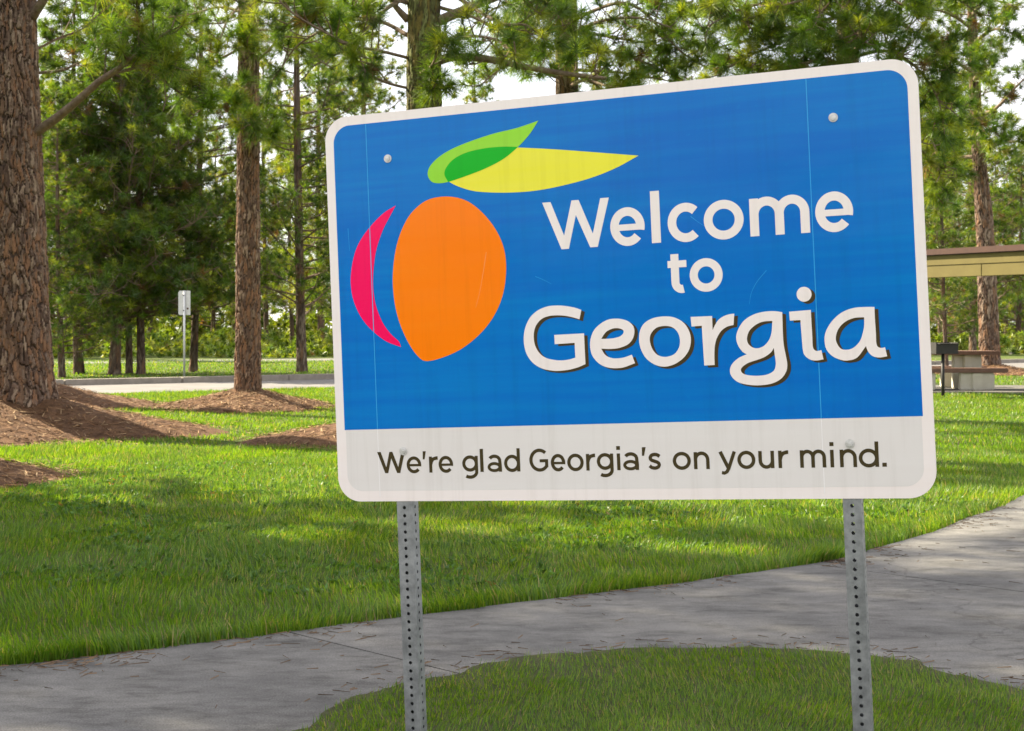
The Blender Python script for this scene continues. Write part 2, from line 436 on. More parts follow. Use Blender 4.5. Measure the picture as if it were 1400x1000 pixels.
GEORGIA = {
 'G': [[(-3.34, -1.65, 1),(-4.23, -1.33),(-5.35, -1.09),(-6.32, -0.99),(-7.46, -1.03),(-8.63, -1.39),(-9.65, -2.12),(-10.32, -3.18),(-10.65, -4.41),(-10.63, -5.66),(-10.26, -6.84),(-9.48, -7.8),(-8.44, -8.39),(-7.31, -8.66),(-6.34, -8.72),(-5.2, -8.63),(-4.06, -8.39),(-3.12, -8.04, 1),(-3.14, -4.43, 1),(-6.83, -4.45, 1),(-6.81, -5.55, 1),(-4.35, -5.5, 1),(-4.33, -7.23, 1),(-5.14, -7.43),(-6.12, -7.5),(-7.09, -7.38),(-8.06, -7.08),(-8.77, -6.51),(-9.23, -5.72),(-9.4, -4.78),(-9.31, -3.85),(-8.95, -3.08),(-8.26, -2.46),(-7.35, -2.18),(-6.37, -2.15),(-5.4, -2.25),(-4.44, -2.48),(-3.62, -2.75, 1)]],
 'e': [[(2.55, -7.16, 1),(1.56, -7.45),(0.61, -7.52),(-0.18, -7.36),(-0.72, -6.98),(-1.12, -6.31, 1),(0.03, -6.39),(1.14, -6.3),(2.18, -5.91),(2.79, -5.22),(2.98, -4.4),(2.82, -3.78),(2.29, -3.27),(1.6, -3.0),(0.81, -2.88),(-0.14, -2.96),(-1.12, -3.42),(-1.95, -4.18),(-2.39, -5.23),(-2.44, -6.3),(-2.16, -7.23),(-1.48, -8.02),(-0.62, -8.48),(0.4, -8.66),(1.51, -8.59),(2.89, -8.16, 1)], [(-1.06, -5.17, 1),(0.08, -5.18),(1.03, -5.04),(1.52, -4.76),(1.69, -4.42),(1.47, -4.15),(0.92, -4.0),(0.29, -4.05),(-0.36, -4.32),(-0.78, -4.76)]],
 'o': [[(6.83, -2.91),(7.97, -3.16),(8.86, -3.76),(9.43, -4.69),(9.61, -5.74),(9.34, -6.86),(8.61, -7.8),(7.58, -8.44),(6.41, -8.7),(5.27, -8.43),(4.29, -7.71),(3.71, -6.7),(3.49, -5.56),(3.65, -4.43),(4.24, -3.55),(5.35, -3.02)], [(6.7, -4.01),(7.54, -4.23),(8.12, -4.85),(8.32, -5.69),(8.16, -6.58),(7.55, -7.31),(6.54, -7.57),(5.63, -7.31),(5.04, -6.61),(4.77, -5.61),(4.96, -4.79),(5.69, -4.14)]],
 'r': [[(9.68, -3.11, 1),(12.18, -3.13, 1),(12.17, -4.74, 1),(12.5, -4.12),(12.95, -3.56),(13.56, -3.2),(14.15, -3.03),(14.74, -2.98, 1),(14.6, -4.26, 1),(13.84, -4.43),(13.14, -4.9),(12.6, -5.71),(12.34, -6.61),(12.25, -7.61),(12.23, -8.72, 1),(11.03, -8.73, 1),(10.94, -4.18, 1),(9.75, -4.22, 1)]],
 'g': [[(20.16, -3.08, 1),(19.22, -2.92),(18.07, -2.94),(16.9, -3.2),(15.87, -3.78),(15.17, -4.66),(14.84, -5.64),(15.0, -6.56),(15.47, -7.32),(15.95, -7.64, 1),(15.02, -8.02),(14.24, -8.68),(13.95, -9.42),(14.17, -10.17),(14.89, -10.78),(16.05, -11.1),(17.37, -11.19),(18.69, -11.02),(19.7, -10.53),(20.31, -9.73),(20.46, -8.91),(20.34, -7.93),(20.19, -6.94),(20.13, -5.78)], [(19.01, -4.01, 1),(18.02, -4.04),(17.18, -4.33),(16.4, -4.96),(16.07, -5.77),(16.17, -6.44),(16.73, -6.93),(17.39, -6.99),(18.06, -6.68),(18.59, -6.05),(18.87, -5.24)], [(19.04, -7.05, 1),(18.69, -7.53),(18.01, -8.0),(17.17, -8.3),(16.16, -8.59),(15.48, -8.98),(15.21, -9.38),(15.44, -9.8),(16.18, -10.04),(17.25, -10.11),(18.25, -9.98),(18.92, -9.6),(19.16, -9.03),(19.17, -8.37),(19.09, -7.71)]],
 'i': [[(23.5, -1.25),(23.37, -1.66),(23.05, -1.95),(22.64, -2.04),(22.23, -1.91),(21.94, -1.59),(21.85, -1.16),(21.98, -0.75),(22.29, -0.46),(22.71, -0.38),(23.12, -0.51),(23.41, -0.83)], [(20.93, -3.07, 1),(23.34, -2.99, 1),(23.35, -4.29),(23.37, -5.93),(23.38, -7.07),(23.57, -7.48),(23.89, -7.58),(24.3, -7.51, 1),(24.49, -8.54, 1),(23.68, -8.64),(23.04, -8.52),(22.5, -8.09),(22.28, -7.51),(22.21, -6.2),(22.14, -4.07, 1),(20.97, -4.07, 1)]],
 'a': [[(30.26, -3.01, 1),(29.2, -2.96),(27.93, -3.02),(26.64, -3.48),(25.56, -4.4),(24.87, -5.5),(24.7, -6.47),(24.86, -7.45),(25.47, -8.21),(26.4, -8.68),(27.2, -8.76),(28.16, -8.47),(29.16, -7.26, 1),(29.37, -7.88),(29.82, -8.38),(30.51, -8.57),(31.38, -8.47, 1),(31.19, -7.47, 1),(30.8, -7.53),(30.41, -7.36),(30.28, -6.87),(30.29, -5.91),(30.26, -4.46)], [(29.1, -4.08, 1),(28.04, -4.11),(27.07, -4.47),(26.32, -5.16),(25.96, -6.04),(26.01, -6.77),(26.46, -7.44),(27.17, -7.58),(27.89, -7.33),(28.56, -6.64),(28.92, -5.68),(29.08, -4.89)]],
}
PEACH = [(-20.0, 12.99),(-17.61, 12.42),(-15.62, 11.0),(-13.84, 8.8),(-12.77, 6.36),(-12.54, 3.81),(-13.0, 0.99),(-14.12, -1.48),(-15.91, -3.62),(-18.38, -5.43),(-20.84, -6.45),(-23.3, -6.93),(-24.5, -6.3),(-25.67, -4.64),(-26.64, -2.49),(-27.25, -0.19),(-27.49, 2.42),(-27.31, 5.02),(-26.73, 7.58),(-25.75, 9.79),(-24.44, 11.48),(-22.45, 12.73)]
CRESCENT = [(-26.67, 12.39, 1),(-28.53, 11.45),(-30.77, 9.48),(-32.32, 7.29),(-33.13, 4.38),(-33.1, 1.75),(-32.29, -0.59),(-30.93, -2.46),(-28.85, -4.18),(-26.71, -5.08, 1),(-27.0, -4.36),(-28.03, -3.4),(-29.1, -1.89),(-29.91, 0.27),(-30.17, 2.57),(-30.0, 4.85),(-29.54, 7.11),(-28.62, 9.34),(-27.66, 10.9)]
LIME_LEAF = [(-7.71, 21.1, 1),(-10.47, 20.48),(-13.52, 20.06),(-16.62, 19.38),(-19.07, 18.64),(-20.84, 17.76),(-21.93, 16.79),(-22.25, 15.84),(-21.83, 15.0),(-20.97, 14.68),(-19.58, 14.73),(-17.49, 15.2),(-14.72, 15.96),(-12.31, 16.93),(-10.41, 18.19),(-8.84, 19.63)]
YELLOW_LEAF = [(4.36, 15.89, 1),(-0.3, 16.64),(-5.68, 17.49),(-10.25, 18.11),(-12.57, 18.4),(-14.92, 18.43),(-17.31, 18.11),(-19.17, 17.38),(-19.98, 16.38),(-20.01, 15.57),(-19.56, 14.82),(-17.97, 13.94),(-15.62, 13.23),(-11.41, 12.81),(-7.25, 12.88),(-2.22, 13.61),(1.39, 14.61)]
GREEN_OVERLAP = [(-10.41, 18.19, 1),(-12.24, 18.39),(-14.61, 18.41),(-17.02, 18.1),(-18.77, 17.42),(-19.78, 16.45),(-20.03, 15.66),(-19.58, 14.73, 1),(-17.49, 15.2),(-14.72, 15.96),(-12.31, 16.93)]
# shadow offset 0.3468462237656339 -0.19406850299689538
# ------------------------------------------------------------------ the welcome sign
IN = 0.0254
SU = np.array((0.93924846, -0.340187, 0.04566335)); SV = np.array((-0.04092321, 0.02109974, 0.99893948)); SN = np.array((-0.34078971, -0.94012106, 0.00589636))
SC = np.array((0.28558647, 4.34178832, EYE + 0.09843368))
GROUND_V = -59.3                                   # the ground, in inches below the panel's centre
base = SC + SV * GROUND_V * IN
sign = empty('welcome_sign', base)
sign.matrix_world = Matrix((( SU[0], -SN[0], SV[0], base[0]), (SU[1], -SN[1], SV[1], base[1]), (SU[2], -SN[2], SV[2], base[2]), (0, 0, 0, 1)))
tag(sign, 'large blue welcome sign with orange peach on two perforated steel posts', 'sign')
def S(u, v, w=0.0): return (u*IN, w, (v - GROUND_V)*IN)        # panel inches to local metres, w towards the back

def mat_sheet(name, col, fade_sheen, rough=0.17, vary=0.5):
    """retroreflective sheeting: faint horizontal streaks, honeycomb relief, paler patches for fading and painted-in reflections"""
    N = Nodes(name)
    v = N.coord()
    st = N.noise(N.stretch(v, (0.5, 1, 14)), 2.4, 7, 0.62)
    pt = N.noise(N.stretch(v, (0.35, 1, 1.5)), 2.6, 4, 0.55)
    f = N.n('ShaderNodeMath', operation='MULTIPLY'); N.t.links.new(st, f.inputs[0]); N.t.links.new(pt, f.inputs[1])
    c = N.mix((*col, 1), (*fade_sheen, 1), N.ramp(f.outputs[0], [(0.15, (0, 0, 0)), (0.42, (vary, vary, vary))]))
    sp = N.ramp(N.noise(v, 55, 4, 0.6), [(0.60, (0, 0, 0)), (0.78, (0.35, 0.35, 0.35))])
    c = N.mix(c, (*fade_sheen, 1), sp)
    drip = N.ramp(N.noise(N.stretch(v, (14, 1, 0.7)), 2.0, 6, 0.65), [(0.50, (1, 1, 1)), (0.72, (0.80, 0.79, 0.76))])
    c = N.mix(c, drip, 0.40, 'MULTIPLY')
    hc = N.n('ShaderNodeTexVoronoi', Vector=v, Scale=260.0).outputs['Distance']
    wav = N.noise(N.stretch(v, (1, 1, 2.2)), 2.4, 2, 0.5)
    b1 = N.bump(wav, 0.10, 0.02)
    b = N.n('ShaderNodeBump', Height=hc, Strength=0.05, Distance=0.001, Normal=b1).outputs['Normal']
    return N.finish(c, rough, b, spec=0.20)
MS = {
 'white': mat_sheet('sheet_white', (0.84, 0.765, 0.72), (0.86, 0.81, 0.78), 0.22, 0.6),
 'blue': mat_sheet('sheet_blue', (0.000, 0.138, 0.52), (0.001, 0.240, 0.58), 0.17, 0.60),  # paler blue stands for fading and for reflections put into the colour
 'orange': mat_sheet('sheet_orange', (0.97, 0.205, 0.000), (0.97, 0.240, 0.008)),
 'pink': mat_sheet('sheet_pink', (0.90, 0.001, 0.105), (0.90, 0.010, 0.12)),
 'lime': mat_sheet('sheet_lime', (0.28, 0.66, 0.03), (0.32, 0.68, 0.06)),
 'yellow': mat_sheet('sheet_yellow', (0.80, 0.76, 0.035), (0.82, 0.78, 0.10)),
 'green': mat_sheet('sheet_green', (0.001, 0.42, 0.008), (0.005, 0.45, 0.02)),
 'ink': mat_sheet('sheet_brown', (0.055, 0.040, 0.018), (0.075, 0.058, 0.032)),
 'seam': mat_sheet('sheet_seam', (0.03, 0.34, 0.72), (0.06, 0.40, 0.74)),
 'scuff': mat_sheet('sheet_scuff', (0.93, 0.36, 0.10), (0.93, 0.40, 0.15)),
 'pale': mat_sheet('sheet_pale', (0.84, 0.81, 0.79), (0.86, 0.84, 0.82)),
}
def unit2(v): return v/(np.linalg.norm(v, axis=1)[:, None] + 1e-9)
def smooth_closed(pts, sub=7):
    """Catmull-Rom through the points; a third value marks a sharp corner"""
    n = len(pts); P = [np.array(p[:2], float) for p in pts]; K = [len(p) > 2 for p in pts]; out = []
    for i in range(n):
        b, c = P[i], P[(i+1) % n]
        if K[i] and K[(i+1) % n]:
            out.append(b); continue
        a = 2*b - c if K[i] else P[i-1]
        d = 2*c - b if K[(i+1) % n] else P[(i+2) % n]
        for t in np.linspace(0, 1, sub, endpoint=False):
            out.append(0.5*((2*b)+(-a+c)*t+(2*a-5*b+4*c-d)*t*t+(-a+3*b-3*c+d)*t**3))
    return np.array(out)
def fill(loops, w, name, mat, parent, off=(0, 0), front_only=True):
    """flat shape with holes in the sign's plane, as one mesh"""
    cu = bpy.data.curves.new('outline', 'CURVE'); cu.dimensions = '2D'; cu.fill_mode = 'FRONT'
    for L in loops:
        sp = cu.splines.new('POLY'); sp.points.add(len(L) - 1); sp.use_cyclic_u = True
        for p, q in zip(sp.points, L): p.co = ((q[0]+off[0])*IN, (q[1]+off[1])*IN, 0, 1)
    tmp = bpy.data.objects.new('outline', cu)
    me = bpy.data.meshes.new_from_object(tmp)
    bpy.data.objects.remove(tmp); bpy.data.curves.remove(cu)
    me.name = name
    co = np.empty(len(me.vertices)*3); me.vertices.foreach_get('co', co); co = co.reshape(-1, 3)
    co = np.stack([co[:, 0], np.full(len(co), w), co[:, 1] - GROUND_V*IN], 1)
    me.vertices.foreach_set('co', co.reshape(-1)); me.update()
    if len(me.polygons) and me.polygons[0].normal.y > 0: me.flip_normals()
    me.materials.clear(); me.materials.append(mat)
    return link(name, me, parent)
def rounded(u0, v0, u1, v1, r, top=True, bottom=True, seg=12):
    out = []
    for cx, cy, a0, on in ((u1-r, v1-r, 0, top), (u0+r, v1-r, 90, top), (u0+r, v0+r, 180, bottom), (u1-r, v0+r, 270, bottom)):
        if on:
            for k in range(seg + 1):
                a = RAD(a0 + 90*k/seg); out.append((cx + r*math.cos(a), cy + r*math.sin(a)))
        else:
            out.append((u1 if a0 in (0, 270) else u0, v1 if a0 in (0, 90) else v0))
    return np.array(out)

# panel: aluminium blank with white sheeting, 72 x 48 inches
outline = rounded(-36, -24, 36, 24, 3.0)
bm = bmesh.new()
f = bm.faces.new([bm.verts.new(S(u, v, 0.0)) for u, v in outline])
r = bmesh.ops.extrude_face_region(bm, geom=[f])
for g in r['geom']:
    if isinstance(g, bmesh.types.BMVert): g.co.y = 0.0032
bmesh.ops.recalc_face_normals(bm, faces=bm.faces)
me = bpy.data.meshes.new('panel'); bm.to_mesh(me); bm.free(); me.materials.append(MS['white'])
panel = link('panel', me, sign)
tag(panel, 'white-bordered rounded rectangular panel')
e = 0.00025
fill([rounded(-34.85, -15.1, 34.85, 22.85, 2.2, True, False)], -e, 'blue_field', MS['blue'], panel)
# paler rim of the white border round the lower text band
rim_o = np.vstack([[(-34.85, -15.1)], [(-35.9, -15.1)]]) 
low = rounded(-35.95, -23.95, 35.95, -15.12, 2.95, False, True); low_i = rounded(-34.7, -22.7, 34.7, -15.13, 2.0, False, True)
fill([np.vstack([low_i[0:1], low_i[1:2], low_i[2:], ])], -e, 'text_band', mat_sheet('sheet_band', (0.72, 0.685, 0.65), (0.76, 0.735, 0.70), 0.22, 0.6), panel)
fill([smooth_closed(PEACH)], -2*e, 'peach_body', MS['orange'], panel)
fill([smooth_closed(CRESCENT)], -2*e, 'peach_crescent', MS['pink'], panel)
fill([smooth_closed(YELLOW_LEAF)], -2*e, 'peach_leaf', MS['yellow'], panel)
fill([smooth_closed(LIME_LEAF)], -3*e, 'peach_leaf', MS['lime'], panel)
fill([smooth_closed(GREEN_OVERLAP)], -4*e, 'leaf_overlap', MS['green'], panel)
for u, v0, v1 in ((-30.33, -23.4, 22.8), (23.95, -23.4, 23.8)):
    w_ = 0.05
    fill([np.array([(u-w_, max(v0, -15.1)), (u+w_, max(v0, -15.1)), (u+w_, 22.8), (u-w_, 22.8)])], -2.4*e, 'sheeting_seam', MS['seam'], panel)
    fill([np.array([(u-w_, v0), (u+w_, v0), (u+w_, -15.2), (u-w_, -15.2)])], -2.4*e, 'sheeting_seam', MS['pale'], panel)

# fine scratches in the sheeting
for pts in (((18.6, 1.7), (17.5, 0.5), (16.8, -0.7), (16.5, -2.0)), ((-15.0, 5.89), (-15.48, 3.53), (-16.06, 1.09), (-16.64, -0.73)), ((10.2, 8.4), (10.9, 7.8), (11.7, 7.2)), ((-8.9, 2.6), (-8.0, 2.2), (-6.9, 1.6)), ((-33.3, 10.0), (-33.2, 7.2))):
    q = smooth_open(pts, 6); t_ = unit2(np.gradient(q, axis=0)); nrm = np.stack([-t_[:, 1], t_[:, 0]], 1)*np.linspace(0.035, 0.015, len(q))[:, None]
    fill([np.vstack([q + nrm, (q - nrm)[::-1]])], -4.6*e, 'scratch', MS['seam'] if pts[0][0] > -10 or pts[0][0] < -20 else MS['scuff'], panel)
for k, ch in enumerate(('G', 'e', 'o', 'r', 'g', 'i', 'a')):
    loops = [smooth_closed(L) for L in GEORGIA[ch]]
    fill(loops, -3*e, 'letter_shadow', MS['ink'], panel, (0.41, -0.25))
    fill(loops, -4*e, 'letter', MS['white'], panel)

# plain sans letters from strokes
def arc(cx, cy, rx, ry, a0, a1, n=28):
    a = np.radians(np.linspace(a0, a1, n)); return np.stack([cx + rx*np.cos(a), cy + ry*np.sin(a)], 1)
def ribbon(pts, s):
    p = np.asarray(pts, float); t = np.gradient(p, axis=0); t /= np.linalg.norm(t, axis=1)[:, None]
    if len(p) > 3 and np.linalg.norm(p[0]-p[-1]) < 1e-6:      # closed ring
        t[0] = t[-1] = (p[1]-p[-2])/np.linalg.norm(p[1]-p[-2])
    nn = np.stack([-t[:, 1], t[:, 0]], 1) * s / 2
    return p + nn, p - nn
def glyph(ch, L, R, y, x, cap, s):
    """strokes [(points, width)] and polygons for one letter between L and R, baseline y, x-height x"""
    h = s/2; ov = 0.03*x; cx = (L+R)/2; rx = (R-L-s)/2; cy = y + x/2; ry = (x + 2*ov - s)/2
    st = []; pg = []
    if ch == 'W':
        pg.append([(L+(R-L)*a, y+cap*b) for a, b in [(0,1),(.127,1),(.312,.28),(.443,1),(.55,1),(.742,.28),(.872,1),(1,1),(.806,0),(.695,0),(.5,.69),(.375,0),(.264,0)]])
    elif ch == 'o': st.append((arc(cx, cy, rx, ry, 0, 360, 49), s))
    elif ch == 'e':
        b = s*0.72; yb = cy - 0.02*x; a0 = math.degrees(math.asin((yb - b/2 - cy)/ry))
        st.append((arc(cx, cy, rx, ry, a0, 319, 44), s)); st.append(([(L+s*0.7, yb), (R-s*0.5, yb)], b))
    elif ch == 'c': st.append((arc(cx+0.04*(R-L), cy, rx+0.04*(R-L), ry, 47, 313, 40), s))
    elif ch == 'l': st.append(([(cx, y), (cx, y+cap*1.06)], R-L))
    elif ch in 'nm':
        k = 2 if ch == 'm' else 1
        st.append(([(L+h, y), (L+h, y+x)], s)); step = (R-L-s)/k; r_ = step/2
        ra = min(r_*1.05, x*0.5)
        for i in range(k):
            x0 = L+h+step*i; top = y+x+ov-h
            st.append((np.vstack([arc(x0+r_, top-ra, r_, ra, 172, 0, 20), [(x0+step, y+0.3*x), (x0+step, y)]]), s))
    elif ch == 'u':
        r_ = (R-L-s)/2; ra = min(r_*1.05, x*0.5)
        st.append(([(R-h, y), (R-h, y+x)], s))
        st.append((np.vstack([[(L+h, y+x), (L+h, y+0.7*x)], arc(cx, y-ov+h+ra, r_, ra, 180, 352, 20)]), s))
    elif ch == 'r':
        st.append(([(L+h, y), (L+h, y+x)], s))
        st.append((np.array([(L+h, y+0.50*x), (L+h+0.10*(R-L), y+0.70*x), (L+h+0.32*(R-L), y+0.85*x), (R-0.16*(R-L), y+0.90*x+0.01), (R, y+0.90*x+0.015)]), s*1.05))
    elif ch in 'dg':
        st.append((arc(cx-0.01*(R-L), cy+(0.03*x if ch == 'g' else 0), rx, ry*(0.94 if ch == 'g' else 1), 0, 360, 45), s))
        if ch == 'd': st.append(([(R-h, y), (R-h, y+cap*1.06)], s))
        else:
            yb = y - 0.30*x
            st.append((np.vstack([[(R-h, y+x), (R-h, y+0.4*x)], arc(cx-0.02*(R-L), y+0.02*x, R-h-cx+0.02*(R-L), 0.33*x-h*0.0, 0, -128, 26)]), s))
    elif ch == 'a':
        st.append((np.vstack([arc(cx-0.02*(R-L), y+x*0.68, rx*0.98, x*0.35-h+ov, 150, 0, 22), [(R-h, y+0.4*x), (R-h, y)]]), s))
        st.append((arc(cx-0.04*(R-L), y+0.29*x, rx-0.0*s, 0.32*x-h, 0, 360, 36), s*0.9))
    elif ch == 'i':
        st.append(([(cx, y), (cx, y+x)], s)); st.append(([(cx, y+cap*0.90), (cx, y+cap*1.07)], s*1.12))
    elif ch == 't':
        xs = L+0.38*(R-L)
        st.append((np.vstack([[(xs, y+x*1.22), (xs, y+0.6*x)], arc(xs+0.34*(R-L), y-ov+h+0.22*x, 0.34*(R-L), 0.22*x, 180, 285, 16)]), s))
        st.append(([(L, y+x*0.90), (R, y+x*0.90)], s*0.85))
    elif ch == 'y':
        st.append(([(L+h*1.05, y+x), (cx+0.02*(R-L), y+0.06*x)], s*1.03))
        st.append((np.array([(R-h*1.05, y+x), (cx+0.05*(R-L), y+0.02*x), (cx-0.06*(R-L), y-0.18*x), (cx-0.20*(R-L), y-0.25*x), (L+0.16*(R-L), y-0.22*x)]), s*0.98))
    elif ch == 's':
        k = [(0.93, .83), (.75, .93), (.5, .965), (.25, .91), (.13, .74), (.22, .59), (.5, .50), (.78, .40), (.88, .25), (.76, .09), (.5, .03), (.24, .07), (.05, .19)]
        p = np.array([(L+(R-L)*(0.08+0.84*a), y+h*0.7+(x-h*1.4)*b) for a, b in k]); st.append((smooth_open(p, 5), s))
    elif ch == 'G':
        ryc = (cap+2*ov-s)/2; rxc = (R-L-s)/2*1.04
        st.append((arc(L+h+rxc, y+cap/2, rxc, ryc, 47, 322, 40), s)); xr = L+h+rxc+rxc*math.cos(RAD(-38))
        st.append(([(xr+0.02, y+cap*0.17), (xr+0.02, y+cap*0.54)], s)); st.append(([(cx+0.02*(R-L), y+cap*0.47), (xr+0.02+h, y+cap*0.47)], s*0.92))
    elif ch == "'":
        pg.append([(L+0.05, y+cap*1.0), (R, y+cap*1.0), (L+0.30*(R-L)+0.12, y+cap*0.62), (L+0.02, y+cap*0.62)])
    elif ch == '.': pg.append([(L, y), (R, y), (R, y+s*1.1), (L, y+s*1.1)])
    return st, pg
def letter(ch, L, R, y, x, cap, s, mat):
    st, pg = glyph(ch, L, R, y, x, cap, s)
    if pg:
        return fill([np.array(p) for p in pg], -3*e, 'letter', mat, panel)
    mb = MB(); w = -3*e
    for pts, sw in st:
        a, b = ribbon(pts, sw); n = len(a)
        vv = [S(u, v, w) for u, v in a] + [S(u, v, w) for u, v in b]
        mb.add(vv, [(i, i+1, n+i+1, n+i) for i in range(n-1)]); w -= 0.00006
    me = mb.mesh('letter', mat)
    return link('letter', me, panel)
for ch, L, R in (('W', -7.66, .58), ('e', .6, 4.74), ('l', 5.52, 6.60), ('c', 7.47, 11.40), ('o', 11.70, 16.28), ('m', 16.98, 23.67), ('e', 24.31, 28.45)):
    letter(ch, L, R, 5.62, 4.26, 5.68, 1.01, MS['white'])
letter('t', 7.25, 9.46, -0.22, 3.62, 5.0, 0.94, MS['white'])
letter('o', 9.79, 13.61, -0.22, 3.62, 5.0, 0.94, MS['white'])
for ch, L, R in (('W',-30.50,-26.75),('e',-26.58,-24.63),("'",-24.42,-23.95),('r',-23.58,-22.42),('e',-22.32,-20.42),('g',-19.20,-17.18),('l',-16.90,-16.47),('a',-15.90,-14.12),('d',-13.80,-11.78),
                 ('G',-10.60,-8.12),('e',-7.92,-6.12),('o',-5.88,-3.85),('r',-3.55,-2.42),('g',-2.22,-0.22),('i',0.20,0.62),('a',1.00,2.83),("'",3.22,3.72),('s',3.90,5.55),('o',6.86,8.98),('n',9.33,11.15),
                 ('y',12.20,14.25),('o',14.35,16.40),('u',16.75,18.52),('r',18.98,20.12),('m',21.40,24.27),('i',24.72,25.14),('n',25.78,27.62),('d',27.85,29.98),('.',30.33,30.80)):
    letter(ch, L, R, -20.53, 1.95, 2.62, 0.40, MS['ink'])

# perforated square-tube posts, 2 inch, holes on one-inch centres on every face
def perforated_face(mb, c0, du, dv, nn, v0, count, width, hole):
    """a strip of one-inch cells, each with a round hole; c0 is the strip's foot centre"""
    K = 12; a = np.arange(K) * 2*np.pi/K + np.pi/K
    for k in range(count):
        c = c0 + dv * (v0 + k + 0.5) * IN
        sq = []
        for ang in a:
            cx, cy = math.cos(ang), math.sin(ang)
            q = min((width/2)/abs(cx) if abs(cx) > 1e-6 else 9, 0.5/abs(cy) if abs(cy) > 1e-6 else 9)
            sq.append((cx*q, cy*q))
        corners = [(width/2, 0.5), (-width/2, 0.5), (-width/2, -0.5), (width/2, -0.5)]
        ring_o = []
        # walk round inserting the square's corners
        for i in range(K):
            p, q = sq[i], sq[(i+1) % K]
            ring_o.append((p, i))
        vin = [c + (du*math.cos(t)*hole + dv*math.sin(t)*hole) * IN for t in a]
        vdp = [p - nn*0.0025 for p in vin]
        vout = [c + (du*p[0] + dv*p[1]) * IN for p in sq]
        vc = [c + (du*p[0] + dv*p[1]) * IN for p in corners]
        V = vin + vdp + vout + vc
        F4 = []; F3 = []
        for i in range(K):
            j = (i+1) % K
            F4.append((i, 2*K+i, 2*K+j, j)); F4.append((K+i, i, j, K+j))
            p, q = sq[i], sq[j]
            if abs(abs(p[0])-width/2) < 1e-6 and abs(abs(q[1])-0.5) < 1e-6 and abs(abs(q[0])-width/2) > 1e-6 or \
               abs(abs(q[0])-width/2) < 1e-6 and abs(abs(p[1])-0.5) < 1e-6 and abs(abs(p[0])-width/2) > 1e-6:
                kc = min(range(4), key=lambda t: (corners[t][0]-(p[0]+q[0])/2)**2 + (corners[t][1]-(p[1]+q[1])/2)**2)
                F3.append((2*K+i, 3*K+kc, 2*K+j))
        mb.add(V, F4); mb.f.append(np.array(F3, np.int32).reshape(-1, 3) + mb.n - len(V))
X = np.array((1.0, 0, 0)); Y = np.array((0, 1.0, 0)); Z = np.array((0, 0, 1.0))
for pu, lab in ((-27.2, 'left post'), (26.85, 'right post')):
    mb = MB(); hw = 1.0*IN
    foot = np.array(S(pu, GROUND_V, 0.004 + hw))
    for nn, du in ((-Y, X), (X, Y), (Y, -X), (-X, -Y)):
        perforated_face(mb, foot + nn*hw, du, Z, nn, -8.0, 88, 2.0 if nn[1] else 2.0, 0.215)
    o = mb.build('post', MT['galv'], sign)
    tag(o, 'perforated square steel ' + lab)
# bolts with washers
for u, v in ((-27.5, 18.25), (26.75, 18.2), (-26.95, -17.85), (26.92, -17.95)):
    bm = bmesh.new()
    for r0, r1, w0, w1, sg in ((0.52, 0.50, -0.001, -0.0028, 24), (0.36, 0.30, -0.0028, -0.0062, 24), (0.16, 0.12, -0.0062, -0.0072, 10)):
        bmesh.ops.create_cone(bm, cap_ends=True, segments=sg, radius1=r0*IN, radius2=r1*IN, depth=abs(w1-w0),
                              matrix=Matrix.Translation(S(u, v, (w0+w1)/2)) @ Matrix.Rotation(RAD(90), 4, 'X'))
    me = bpy.data.meshes.new('bolt'); bm.to_mesh(me); bm.free(); me.materials.append(MT['bolt'] if 'bolt' in MT else MT['galv'])
    link('bolt', me, sign)
# ------------------------------------------------------------------ pine straw mounds and trees
def unit(v): return v / (np.linalg.norm(v, axis=-1, keepdims=True) + 1e-9)

def worley(a, b, wrap, seed):
    """distance to nearest and second nearest cell point, and a random value of the nearest cell"""
    ai = np.floor(a); bi = np.floor(b)
    d1 = np.full(a.shape, 9.0); d2 = np.full(a.shape, 9.0); idv = np.zeros(a.shape)
    for i in (-1, 0, 1):
        for j in (-1, 0, 1):
            ca = ai + i; cb = bi + j; cw = np.mod(ca, wrap)
            h1 = (np.sin(cw*127.1 + cb*311.7 + seed) * 43758.5453) % 1.0
            h2 = (np.sin(cw*269.5 + cb*183.3 + seed) * 24634.6345) % 1.0
            d = np.hypot(ca + 0.15 + 0.7*h1 - a, cb + 0.15 + 0.7*h2 - b)
            new = d < d1
            d2 = np.where(new, d1, np.minimum(d2, d)); idv = np.where(new, (h1*7.3 + h2*3.1) % 1.0, idv); d1 = np.where(new, d, d1)
    return d1, d2, idv

